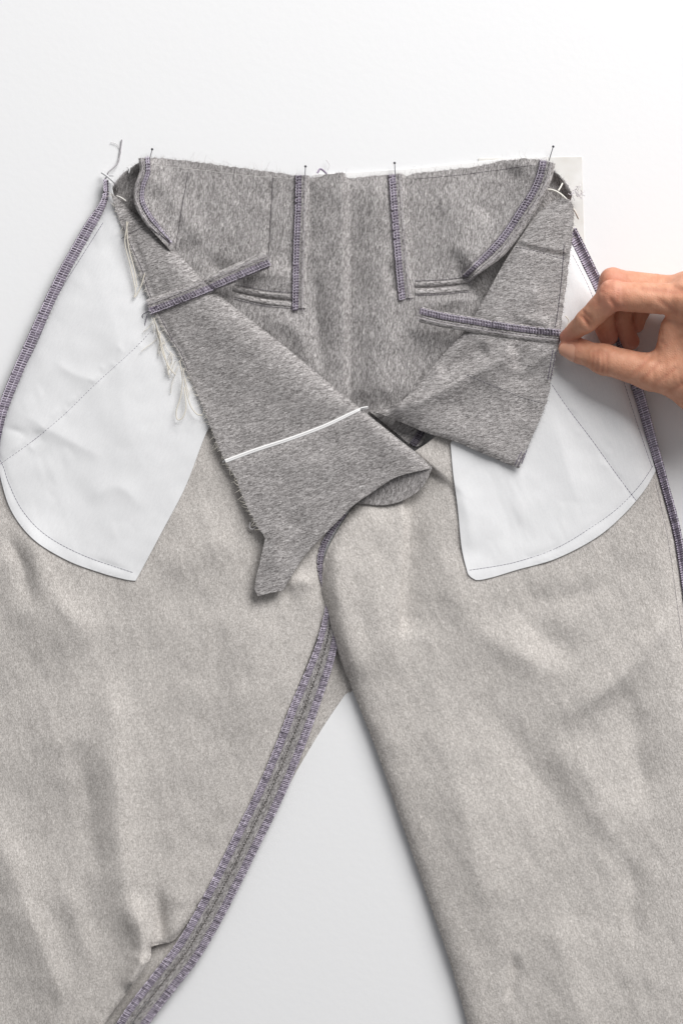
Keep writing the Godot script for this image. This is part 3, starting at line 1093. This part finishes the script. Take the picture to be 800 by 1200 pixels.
	stitches("edge_stitches", spl([602, 292, 625, 297, 645, 303, 661, 307]), rf.h, right, Color(0.11, 0.10, 0.12), 0.0002, 3.0, 1.0)
	stitches("edge_stitches", spl([658, 290, 655, 330, 650, 372, 646, 390]), rf.h, right, Color(0.09, 0.08, 0.10), 0.00026, 3.0, 0.8)
	stitches("edge_stitches", spl([645, 412, 642, 430, 639, 446]), rf.h, right, Color(0.12, 0.10, 0.15), 0.00026, 3.0, 0.8)
	stitches("edge_stitches", spl([648, 414, 645, 432, 642, 446]), rf.h, right, Color(0.12, 0.10, 0.15), 0.00026, 3.0, 0.8)
	stitches("edge_stitches", spl([545, 441, 580, 455, 610, 467, 636, 474]), rf.h, right, Color(0.16, 0.15, 0.17), 0.00018, 3.0, 1.4)
	for q in [[612, 532, 604, 548], [609, 530, 601, 546], [615, 528, 609, 544]]:
		stitches("edge_stitches", spl(q), rf.h, right, lilac, 0.0003, 3.0, 0.5)

	# ---- six belt loops, each a folded strip with one serged half
	belt_loop(t, spl([354, 207, 353, 250, 351, 300, 350, 364]), bk.h, 18, 1, 1.6, "belt loop pinned left of the back centre")
	belt_loop(t, spl([463, 206, 466, 250, 470, 300, 475, 352]), bk.h, 20, 1, 1.6, "belt loop pinned right of the back centre")
	belt_loop(t, spl([176, 362, 220, 346, 270, 325, 315, 306]), func(x: float, y: float) -> float: return lerpf(lf.h(x, y), 18.0, smoothstep(235, 265, x)), 20, 1, 1.8, "belt loop lying across the folded out left front")
	belt_loop(t, spl([652, 396, 600, 390, 545, 381, 515, 376, 490, 370]), func(x: float, y: float) -> float: return lerpf(20.0, rf.h(x, y), smoothstep(560, 590, x)), 18, 1, 1.8, "belt loop whose end is held by the fingers")
	belt_loop(t, spl([639, 192, 634, 212, 625, 232, 612, 252, 598, 274, 582, 294, 562, 312, 545, 327]), func(x: float, y: float) -> float: return bk.h(x, y), 20, 1, 1.6, "curved belt loop at the right side of the back", 0.6)
	belt_loop(t, spl([171, 187, 172, 204, 166, 222, 166, 240, 177, 260, 190, 274, 202, 286]), func(x: float, y: float) -> float: return bk.h(x, y), 13, -1, 1.8, "wavy belt loop at the left side of the back", 0.2)

	# ---- hanging threads and tufts
	for k in 16:
		var f := rng.randf()
		var a := Vector2(180, 372).lerp(Vector2(222, 450), f) + Vector2(-1, 0)
		var d := Vector2(-0.15, 1).rotated(rng.randf_range(-0.5, 0.7))
		var l := rng.randf_range(8, 34)
		var flat := []
		for j in 5:
			flat.append_array([a.x, a.y, pl.h(a.x, a.y) + 1.0 + rng.randf() * 1.5])
			a += d * l / 4.0
			d = d.rotated(rng.randf_range(-0.35, 0.35))
		yarn("loose_thread", flat, t, Color(0.78, 0.74, 0.67), 0.00026)
	yarn("loose_thread", [152, 262, 15.5, 148, 285, 13.5, 154, 312, 12.5, 160, 340, 12.5, 159, 350, 12.5, 166, 338, 12.5, 171, 322, 13.5], t, Color(0.76, 0.71, 0.62), 0.00042)
	yarn("loose_thread", [150, 262, 15.5, 152, 290, 13.0, 159, 318, 12.5, 162, 338, 12.5], t, Color(0.76, 0.71, 0.62), 0.00042)
	yarn("loose_thread", [182, 374, 16.5, 187, 395, 13.5, 192, 415, 13.0, 200, 432, 13.0, 207, 440, 13.0], t, Color(0.76, 0.71, 0.62), 0.00042)
	yarn("loose_thread", [184, 380, 16.5, 190, 402, 13.5, 196, 424, 13.0, 199, 440, 13.0], t, Color(0.76, 0.71, 0.62), 0.00042)
	yarn("loose_thread", [212, 424, 16.5, 215, 445, 14.0, 213, 465, 13.5, 208, 482, 13.5, 209, 492, 13.5, 215, 490, 13.5, 219, 478, 13.5, 217, 455, 14.0], t, Color(0.76, 0.71, 0.62), 0.00042)
	yarn("loose_thread", [216, 434, 16.5, 219, 455, 14.0, 224, 475, 14.0, 232, 486, 14.5, 238, 487, 14.5], t, Color(0.76, 0.71, 0.62), 0.00042)
	yarn("loose_thread", [174, 370, 13, 171, 384, 10, 175, 398, 8.5, 172, 412, 8.5, 166, 420, 8.5], t, Color(0.14, 0.11, 0.17), 0.00025)
	yarn("loose_thread", [186, 360, 16, 176, 366, 15, 168, 371, 11, 172, 380, 9.5], t, Color(0.10, 0.08, 0.12), 0.0003)
	yarn("loose_thread", [126, 208, 6, 128, 203, 7, 133, 198, 5, 139, 190, 2, 141, 178, 1, 143, 164, 1], t, Color(0.38, 0.36, 0.38), 0.0005)
	yarn("loose_thread", [139, 188, 2.2, 142, 178, 1.2, 138, 170, 1, 130, 167, 1], t, Color(0.55, 0.53, 0.54), 0.0002)
	yarn("loose_thread", [120, 203, 4, 126, 207, 7, 132, 212, 7, 136, 216, 8], t, Color(0.7, 0.7, 0.71), 0.0008)
	yarn("loose_thread", [122, 212, 4, 128, 207, 7, 134, 207, 7], t, Color(0.7, 0.7, 0.71), 0.0006)
	yarn("loose_thread", [138, 231, 8, 143, 233, 10, 149, 237, 10], t, Color(0.8, 0.78, 0.74), 0.0006)
	yarn("loose_thread", [166, 190, 9, 169, 194, 10, 171, 199, 10], t, Color(0.8, 0.8, 0.8), 0.0006)
	yarn("loose_thread", [150, 197, 7, 153, 200, 9, 152, 204, 9], t, Color(0.8, 0.8, 0.8), 0.0005)
	yarn("loose_thread", [621, 225, 12, 632, 224.5, 15, 644, 225, 17, 654, 230, 19, 664, 240, 20, 671, 250, 18, 676, 258, 12], t, Color(0.80, 0.77, 0.71), 0.0007)
	yarn("loose_thread", [652, 226, 18, 655, 221, 16, 657, 217, 13], t, Color(0.80, 0.77, 0.71), 0.0006)
	yarn("loose_thread", [372, 204, 8, 375, 199, 6, 379, 201, 6, 383, 205, 7], t, Color(0.30, 0.25, 0.33), 0.0007)
	yarn("loose_thread", [384, 200, 5, 386, 194, 4, 382, 188, 3], t, Color(0.6, 0.58, 0.58), 0.0002)
	yarn("loose_thread", [294, 612, 12, 293, 618, 11, 297, 620, 11, 302, 616, 12, 305, 622, 12], t, Color(0.62, 0.6, 0.6), 0.0006)
	yarn("loose_thread", [612, 536, 13, 616, 548, 12, 622, 560, 12, 627, 572, 12], t, Color(0.2, 0.17, 0.24), 0.0002)
	yarn("loose_thread", [616, 522, 13, 620, 530, 12, 621, 538, 12], t, Color(0.85, 0.85, 0.86), 0.0005)
	yarn("loose_thread", [258, 520, 12, 264, 526, 13, 268, 534, 13, 262, 542, 12], t, Color(0.8, 0.8, 0.8), 0.0006)
	yarn("loose_thread", [660, 372, 18.5, 664, 378, 19.5, 660, 386, 20.5], t, Color(0.76, 0.71, 0.62), 0.00042)
	var tuft := MB.new()
	for k in 22:
		var q := Vector2(668 + rng.randf() * 12, 222 + rng.randf() * 10)
		var d := Vector2.from_angle(rng.randf() * TAU)
		var l := []
		for j in 4:
			l.append(V(q.x, q.y, 8 + rng.randf() * 3))
			q += d * 2.0
			d = d.rotated(rng.randf_range(-0.8, 0.8))
		tuft.tube(l, 0.0002, 3, Color(0.50, 0.47, 0.50) * rng.randf_range(0.6, 2.2), -1.0, false)
	stuff(put("frayed_fibres", tuft, M.thread, t))


func belt_loop(parent: Node, path: PackedVector2Array, hf: Callable, width: float, purple_side: int, lift: float, label: String, thin_end := 1.0) -> void:
	var half := width * 0.5
	var wf := func(s: float) -> Vector2:
		var k := lerpf(1.0, thin_end, smoothstep(0.7, 1.0, s)) * half
		return Vector2(-k, k)
	var o := strip("belt_loop", path, hf, wf, lift, 1.5, M.dark, parent, [0.0, 0.55, 0.9, 1.0, 1.0, 0.9, 0.55, 0.75, 1.0, 1.0, 0.9, 0.55, 0.0], 0.14)
	o.set_meta("label", label)
	var ps := float(purple_side)
	var of := func(s: float) -> Vector2:
		var k := lerpf(1.0, thin_end, smoothstep(0.7, 1.0, s)) * half
		return Vector2(0.06 * k, 0.74 * k) if ps > 0 else Vector2(-0.74 * k, -0.06 * k)
	overlock(path, hf, of, lift + 0.05, o, 1.0, 3.3, 1 if ps > 0 else 0)
	for f in [-0.3, -0.55, 0.86]:
		stitches("edge_stitches", offset_line(path, f * half * ps), hf, o, Color(0.5, 0.47, 0.5) if f < -0.4 else Color(0.12, 0.10, 0.13), 0.00018, 3.2, 0.8, lift + 0.02)
	# frayed cut ends
	var a := path[0]
	var b := path[-1]
	for end in [[a, (path[0] - path[3]).normalized()], [b, (path[-1] - path[-4]).normalized()]]:
		var p: Vector2 = end[0]
		var d: Vector2 = end[1]
		var nr := Vector2(-d.y, d.x)
		fray(PackedVector2Array([p - nr * half * 0.8, p + nr * half * 0.8]), func(x: float, y: float) -> float: return float(hf.call(x, y)) + lift, o, -1.0, Color(0.45, 0.42, 0.45), 4.0, 1.2, 0.00014, 0.6)


# ---------------------------------------------------------------- pins
func pin(label: String, tail: Array, head: Array) -> void:
	var o := thing("dressmaking_pin", label, "pin", "pins along the back waist")
	var a := V(tail[0], tail[1], tail[2])
	var b := V(head[0], head[1], head[2])
	o.position = a
	var mb := MB.new()
	mb.tube([Vector3.ZERO, (b - a) * 0.1, b - a], 0.0003, 8, Color.WHITE)
	put("shaft", mb, M.steel, o)
	var hd := MeshInstance3D.new()
	hd.name = "head"
	var sp := SphereMesh.new()
	sp.radius = 0.0009
	sp.height = 0.0014
	sp.radial_segments = 12
	sp.rings = 6
	hd.mesh = sp
	hd.material_override = M.steel
	hd.position = b - a
	o.add_child(hd, true)


func small_things() -> void:
	# paper strip and tape under the waist
	var d := Drape.new()
	d.base = 0.6
	d.noise = wob
	d.rough = 0.15
	var p := sheet("paper_strip", pts([560, 186, 681, 184, 684, 290, 690, 330, 570, 330]), d, 6.0, 0.3, M.paper, self)
	tag(p, "pale mottled paper strip sticking out beneath the right waist corner", "paper")
	var d2 := Drape.new()
	d2.base = 1.6
	d2.noise = wob
	d2.rough = 0.3
	var w := sheet("white_tape", close([spl([366, 205, 420, 202, 480, 198, 540, 192, 600, 186, 640, 184]), pts([640, 215, 366, 225])]), d2, 5.0, 0.5, M.tape, self)
	tag(w, "white fabric tape peeping out along the top raw edge of the back", "tape")
	pin("steel pin in the wavy belt loop at the left waist corner", [174, 199, 10.5], [179, 176, 6])
	pin("steel pin in the loop left of the back centre, above a welt pocket", [357, 214, 9.5], [358, 196, 6])
	pin("steel pin in the loop just right of the back centre", [463, 212, 9.5], [462, 192, 6])
	pin("steel pin in the curved belt loop at the right waist corner", [638, 202, 10.5], [647, 173, 7])
	tag(yarn("stray_thread", [616, 1045, 12.3, 612, 1058, 12.3, 615, 1067, 12.2, 622, 1068, 12.2], self, Color(0.75, 0.73, 0.7), 0.0002), "fine pale curled thread lying on the right trouser leg", "thread")
	tag(yarn("stray_thread", [757, 1009, 10, 762, 1007, 10, 768, 1006, 10], self, Color(0.1, 0.08, 0.1), 0.0002), "short dark bit of thread on the right trouser leg", "thread")


# ---------------------------------------------------------------- hand
var grid_o := Vector3.ZERO
var cell := 1.0
var gn := Vector3i.ZERO
var field := PackedFloat32Array()


func capsule_into(f: PackedFloat32Array, a: Vector3, b: Vector3, ra: float, rb: float, k: float, reach: float) -> void:
	var r := maxf(ra, rb) + reach
	var lo := (Vector3(minf(a.x, b.x), minf(a.y, b.y), minf(a.z, b.z)) - Vector3.ONE * r - grid_o) / cell
	var hi := (Vector3(maxf(a.x, b.x), maxf(a.y, b.y), maxf(a.z, b.z)) + Vector3.ONE * r - grid_o) / cell
	var e := b - a
	var l2 := maxf(e.length_squared(), 1e-6)
	for z in range(maxi(0, int(lo.z)), mini(gn.z - 1, int(hi.z) + 1) + 1):
		for y in range(maxi(0, int(lo.y)), mini(gn.y - 1, int(hi.y) + 1) + 1):
			var at := (z * gn.y + y) * gn.x
			for x in range(maxi(0, int(lo.x)), mini(gn.x - 1, int(hi.x) + 1) + 1):
				var p := Vector3(x, y, z) * cell + grid_o - a
				var t := clampf(p.dot(e) / l2, 0.0, 1.0)
				var d := (p - e * t).length() - lerpf(ra, rb, t)
				if d < reach:
					var o := f[at + x]
					var hh := maxf(k - absf(d - o), 0.0) / k
					f[at + x] = minf(d, o) - hh * hh * k * 0.25


func sample(p: Vector3) -> float:
	var q := (p - grid_o) / cell
	var i := Vector3i(q.floor())
	if i.x < 0 or i.y < 0 or i.z < 0 or i.x >= gn.x - 1 or i.y >= gn.y - 1 or i.z >= gn.z - 1:
		return 20.0
	var f := q - Vector3(i)
	var at := (i.z * gn.y + i.y) * gn.x + i.x
	var sx := 1
	var sy := gn.x
	var sz := gn.x * gn.y
	var a := lerpf(lerpf(field[at], field[at + sx], f.x), lerpf(field[at + sy], field[at + sy + sx], f.x), f.y)
	var b := lerpf(lerpf(field[at + sz], field[at + sz + sx], f.x), lerpf(field[at + sz + sy], field[at + sz + sy + sx], f.x), f.y)
	return lerpf(a, b, f.z)


func hand() -> void:
	# joints: plan x, plan y, height, radius (mm)
	var J := {
		"i0": [812, 352, 60, 11.5], "i1": [717, 347, 56, 9.9], "i2": [687, 376, 42, 7.9], "i3": [664, 395, 26, 5.4],
		"m0": [814, 345, 46, 11.5], "m1": [718, 331, 40, 9.2], "m2": [704, 370, 28, 8.2], "m3": [712, 394, 18, 7.0],
		"r0": [818, 346, 31, 10.5], "r1": [734, 340, 25, 8.6], "r2": [727, 374, 16, 7.4], "r3": [738, 400, 11, 6.4],
		"p0": [822, 356, 18, 9.5], "p1": [762, 348, 14, 7.4], "p2": [748, 366, 11, 6.4], "p3": [745, 381, 9, 5.6],
		"t0": [828, 446, 42, 20], "t1": [762, 436, 40, 12.4], "t2": [707, 421, 34, 10.2], "t3": [678, 411, 28, 8.0], "t4": [664, 408, 25, 6.2],
		"w": [905, 432, 42, 26], "w2": [900, 418, 32, 25], "arm": [1010, 490, 48, 30],
	}
	var mm := func(key: String) -> Vector3:
		var j: Array = J[key]
		return near_point(j[0], j[1], j[2]) * 1000.0
	var chains := [
		[["i0", "i1", "i2", "i3"], 2.5], [["m0", "m1", "m2", "m3"], 2.5], [["r0", "r1", "r2", "r3"], 2.5], [["p0", "p1", "p2", "p3"], 2.5],
		[["t0", "t1", "t2", "t3", "t4"], 4.0],
	]
	grid_o = near_point(640, 296, 0) * 1000.0 - Vector3(6, 2, 6)
	grid_o.y = -6.0
	gn = Vector3i(int(250.0 / cell), int(96.0 / cell), int(165.0 / cell))
	field.resize(gn.x * gn.y * gn.z)
	field.fill(20.0)
	var palm := field.duplicate()
	for b in [["i0", "w"], ["m0", "w"], ["r0", "w2"], ["p0", "w2"], ["t0", "w"], ["w", "arm"], ["w2", "arm"], ["i0", "m0"], ["m0", "r0"], ["r0", "p0"], ["t0", "p0"], ["t0", "r0"], ["t0", "m0"]]:
		capsule_into(palm, mm.call(b[0]), mm.call(b[1]), J[b[0]][3], J[b[1]][3], 12.0, 14.0)
	# web between thumb and index
	capsule_into(palm, near_point(778, 430, 42) * 1000.0, near_point(787, 384, 50) * 1000.0, 8.5, 8.5, 9.0, 12.0)
	capsule_into(palm, near_point(840, 420, 44) * 1000.0, near_point(824, 376, 52) * 1000.0, 16, 14, 10.0, 12.0)
	var one := PackedFloat32Array()
	var all := palm
	for c in chains:
		one.resize(palm.size())
		one.fill(20.0)
		var names_: Array = c[0]
		for i in names_.size() - 1:
			capsule_into(one, mm.call(names_[i]), mm.call(names_[i + 1]), J[names_[i]][3], J[names_[i + 1]][3], c[1], 12.0)
		# soft pads on the finger undersides
		var root: Vector3 = mm.call(names_[0])
		for at in all.size():
			var d := one[at]
			if d < 12.0:
				var o := all[at]
				# wide blend at the root, tight between fingers
				var px := grid_o.x + (at % gn.x) * cell
				var k := lerpf(1.2, 9.0, smoothstep(root.x - 34.0, root.x - 6.0, px))
				if names_[0] == "t0":
					k = 7.0 if px > root.x - 46.0 else 1.2
				var hh := maxf(k - absf(d - o), 0.0) / k
				all[at] = minf(d, o) - hh * hh * k * 0.25
	field = all
	# bumps (negative depth) and creases, plan x/y/height pairs with width and depth
	var marks := []
	var crease := func(a: Array, b: Array, w: float, depth: float) -> void:
		marks.append([near_point(a[0], a[1], a[2]) * 1000.0, near_point(b[0], b[1], b[2]) * 1000.0, w, depth])
	crease.call([712, 331, 62], [718, 331, 64], 6.0, -1.1)        # index knuckle
	crease.call([711, 317, 46], [716, 316, 42], 6.0, -1.0)        # middle knuckle
	crease.call([722, 360, 66], [716, 352, 67], 1.8, 0.9)          # inside bend of the index
	crease.call([725, 364, 62], [719, 372, 58], 1.8, 1.0)
	crease.call([690, 383, 48], [684, 372, 51], 1.5, 0.5)
	crease.call([700, 410, 44], [699, 432, 40], 1.5, 0.8)          # thumb joint wrinkles
	crease.call([705, 411, 45], [705, 434, 41], 1.4, 0.8)
	crease.call([695, 412, 43], [694, 429, 40], 1.3, 0.5)
	crease.call([710, 413, 45], [711, 436, 41], 1.3, 0.5)
	crease.call([703, 421, 46], [703, 425, 46], 3.2, -0.6)
	crease.call([754, 362, 70], [757, 374, 66], 1.8, 1.0)          # folds at the base of the index
	crease.call([762, 362, 71], [764, 378, 66], 1.8, 1.0)
	crease.call([770, 365, 71], [772, 382, 64], 1.8, 0.8)
	crease.call([748, 412, 54], [790, 396, 62], 1.6, 0.5)          # web line
	crease.call([775, 400, 58], [800, 380, 66], 1.8, 0.4)
	crease.call([780, 404, 58], [808, 390, 66], 1.8, 0.4)
	crease.call([790, 336, 70], [812, 344, 72], 2.2, 0.6)
	crease.call([772, 352, 70], [792, 366, 68], 1.8, 0.4)
	crease.call([714, 330, 64], [711, 338, 66], 1.2, 0.6)
	crease.call([718, 329, 64], [716, 338, 67], 1.2, 0.6)
	crease.call([708, 335, 62], [705, 342, 62], 1.2, 0.5)
	# tendons and small folds on the back of the hand, wrinkles over the knuckles
	crease.call([740, 348, 66], [800, 351, 70], 5.0, -0.5)
	crease.call([752, 338, 66], [800, 344, 70], 2.4, 0.5)
	crease.call([724, 340, 66], [723, 352, 66], 1.2, 0.4)
	crease.call([728, 339, 66], [727, 350, 66], 1.2, 0.3)
	crease.call([684, 366, 50], [692, 374, 51], 1.2, 0.5)
	crease.call([681, 370, 50], [688, 378, 50], 1.2, 0.4)
	crease.call([740, 440, 54], [760, 420, 54], 1.6, 0.4)
	crease.call([752, 446, 54], [772, 424, 56], 1.6, 0.4)
	crease.call([766, 452, 56], [790, 432, 58], 1.6, 0.5)
	crease.call([778, 462, 56], [806, 446, 58], 1.8, 0.4)
	crease.call([770, 410, 58], [800, 404, 64], 1.6, 0.4)
	for m in marks:
		var a: Vector3 = m[0]
		var b: Vector3 = m[1]
		var w: float = m[2]
		var r := w * 2.2
		var e := b - a
		var lo := (Vector3(minf(a.x, b.x), minf(a.y, b.y) - 12.0, minf(a.z, b.z)) - Vector3.ONE * r - grid_o) / cell
		var hi := (Vector3(maxf(a.x, b.x), maxf(a.y, b.y) + 12.0, maxf(a.z, b.z)) + Vector3.ONE * r - grid_o) / cell
		for z in range(maxi(0, int(lo.z)), mini(gn.z - 1, int(hi.z) + 1) + 1):
			for y in range(maxi(0, int(lo.y)), mini(gn.y - 1, int(hi.y) + 1) + 1):
				for x in range(maxi(0, int(lo.x)), mini(gn.x - 1, int(hi.x) + 1) + 1):
					var p := Vector3(x, y, z) * cell + grid_o - a
					var t := clampf(p.dot(e) / maxf(e.length_squared(), 1e-6), 0.0, 1.0)
					var q := p - e * t
					q.y *= 0.14
					field[(z * gn.y + y) * gn.x + x] += (1.4 if float(m[3]) > 0.0 else 1.0) * float(m[3]) * exp(-q.length_squared() / (w * w))
	var lines := FastNoiseLite.new()
	lines.seed = 77
	lines.fractal_type = FastNoiseLite.FRACTAL_RIDGED
	lines.fractal_octaves = 2
	lines.frequency = 0.085
	for z in gn.z:
		for y in gn.y:
			for x in gn.x:
				var at := (z * gn.y + y) * gn.x + x
				if absf(field[at]) < 3.0:
					var p := Vector3(x, y, z) * cell + grid_o
					field[at] += 0.28 * lines.get_noise_3d(p.x * 1.9 + p.z * 0.5, p.y, p.z * 0.8)
	# surface nets
	var mb := MB.new()
	var id := PackedInt32Array()
	id.resize(field.size())
	id.fill(-1)
	var off := PackedInt32Array()
	for c in 8:
		off.append((c & 1) + ((c >> 1) & 1) * gn.x + (c >> 2) * gn.x * gn.y)
	var warm := FastNoiseLite.new()
	warm.seed = 31
	warm.frequency = 0.09
	warm.fractal_octaves = 4
	var red_at := []
	for key in ["i1", "m1", "i3", "t4", "m3", "r3"]:
		red_at.append(mm.call(key))
	for z in gn.z - 1:
		for y in gn.y - 1:
			var row := (z * gn.y + y) * gn.x
			for x in gn.x - 1:
				var at := row + x
				if field[at] > 4.0 or field[at] < -4.0:
					continue
				var mask := 0
				for c in 8:
					if field[at + off[c]] < 0.0:
						mask |= 1 << c
				if mask == 0 or mask == 255:
					continue
				var sum := Vector3.ZERO
				var n := 0
				for c in 8:
					for ax in 3:
						var d := c ^ (1 << ax)
						if d > c and ((mask >> c) & 1) != ((mask >> d) & 1):
							var fa := field[at + off[c]]
							var fb := field[at + off[d]]
							var t := fa / (fa - fb)
							var pa := Vector3(c & 1, (c >> 1) & 1, c >> 2)
							var pb := Vector3(d & 1, (d >> 1) & 1, d >> 2)
							sum += pa.lerp(pb, t)
							n += 1
				var p := (Vector3(x, y, z) + sum / n) * cell + grid_o
				var h := 1.0
				var nn := Vector3(sample(p + Vector3(h, 0, 0)) - sample(p - Vector3(h, 0, 0)), sample(p + Vector3(0, h, 0)) - sample(p - Vector3(0, h, 0)), sample(p + Vector3(0, 0, h)) - sample(p - Vector3(0, 0, h))).normalized()
				var red := 0.0
				for q in red_at:
					red = maxf(red, 1.0 - p.distance_to(q) / 17.0)
				var k := 0.5 + 0.5 * warm.get_noise_3d(p.x, p.y, p.z)
				var col := Color(0.56, 0.255, 0.155).lerp(Color(0.71, 0.375, 0.25), clampf(k * 1.3 - 0.15, 0.0, 1.0))
				col = col.lerp(Color(0.60, 0.225, 0.165), clampf(red, 0.0, 0.75) * 0.9)
				for m in marks:
					if float(m[3]) > 0.3:
						var e2: Vector3 = m[1] - m[0]
						var q2: Vector3 = p - m[0]
						q2 -= e2 * clampf(q2.dot(e2) / e2.length_squared(), 0.0, 1.0)
						q2.y *= 0.14
						var near2 := exp(-q2.length_squared() / (float(m[2]) * float(m[2]) * 0.7))
						if near2 > 0.05:
							col = col.lerp(Color(0.45, 0.165, 0.105), near2 * 0.45)
				id[at] = mb.add(p * 0.001, nn, Vector2(p.x, p.z) * 0.01, col)
	var sx := 1
	var sy := gn.x
	var sz := gn.x * gn.y
	for z in range(1, gn.z - 1):
		for y in range(1, gn.y - 1):
			for x in range(1, gn.x - 1):
				var at := (z * gn.y + y) * gn.x + x
				if id[at] < 0:
					continue
				var s := field[at] < 0.0
				if s != (field[at + sx] < 0.0):
					quad_of(mb, id, at, at - sy, at - sy - sz, at - sz)
				if s != (field[at + sy] < 0.0):
					quad_of(mb, id, at, at - sx, at - sx - sz, at - sz)
				if s != (field[at + sz] < 0.0):
					quad_of(mb, id, at, at - sx, at - sx - sy, at - sy)
	var o := put("person", mb, M.skin, self)
	tag(o, "hand of a person reaching in from the right, pinching a belt loop end", "person")
	# nail of the thumb
	var tip: Vector3 = mm.call("t4")
	var joint: Vector3 = mm.call("t2")
	var ax := (tip - joint).normalized()
	var face := (Vector3(0, 0.84, 0.54) - ax * ax.dot(Vector3(0, 0.84, 0.54))).normalized()
	var side := ax.cross(face)
	var nb := MB.new()
	var nu := 12
	var nv := 10
	var ids := []
	for j in nv + 1:
		for i in nu + 1:
			var u := float(i) / nu * 2.0 - 1.0
			var v := float(j) / nv
			var along := lerpf(-9.5, 5.2, v)
			# rounded ends
			var half := 0.95 * sqrt(clampf(1.0 - pow(absf(v * 2.0 - 1.0), 4.0), 0.0, 1.0)) + 0.06
			var ang := u * half
			var dirn := face * cos(ang) + side * sin(ang)
			var start := tip + ax * along
			var r := 2.0
			while r < 14.0 and sample(start + dirn * r) < 0.0:
				r += 0.15
			var lift := 0.45 - 0.5 * pow(absf(u), 6.0) - (0.5 if j == 0 else 0.0)
			ids.append(nb.add((start + dirn * (r + lift)) * 0.001, dirn))
	for j in nv:
		for i in nu:
			var a: int = ids[j * (nu + 1) + i]
			nb.quad(a, a + 1, a + nu + 2, a + nu + 1)
	put("thumbnail", nb, M.nail, o)


func quad_of(mb: MB, id: PackedInt32Array, a: int, b: int, c: int, d: int) -> void:
	if id[a] >= 0 and id[b] >= 0 and id[c] >= 0 and id[d] >= 0:
		mb.quad(id[a], id[b], id[c], id[d])


func _ready() -> void:
	rng.seed = 7
	wob.seed = 5
	wob.frequency = 0.012
	wob.fractal_octaves = 2
	studio()
	make_materials()
	worktable()
	trousers()
	small_things()
	hand()
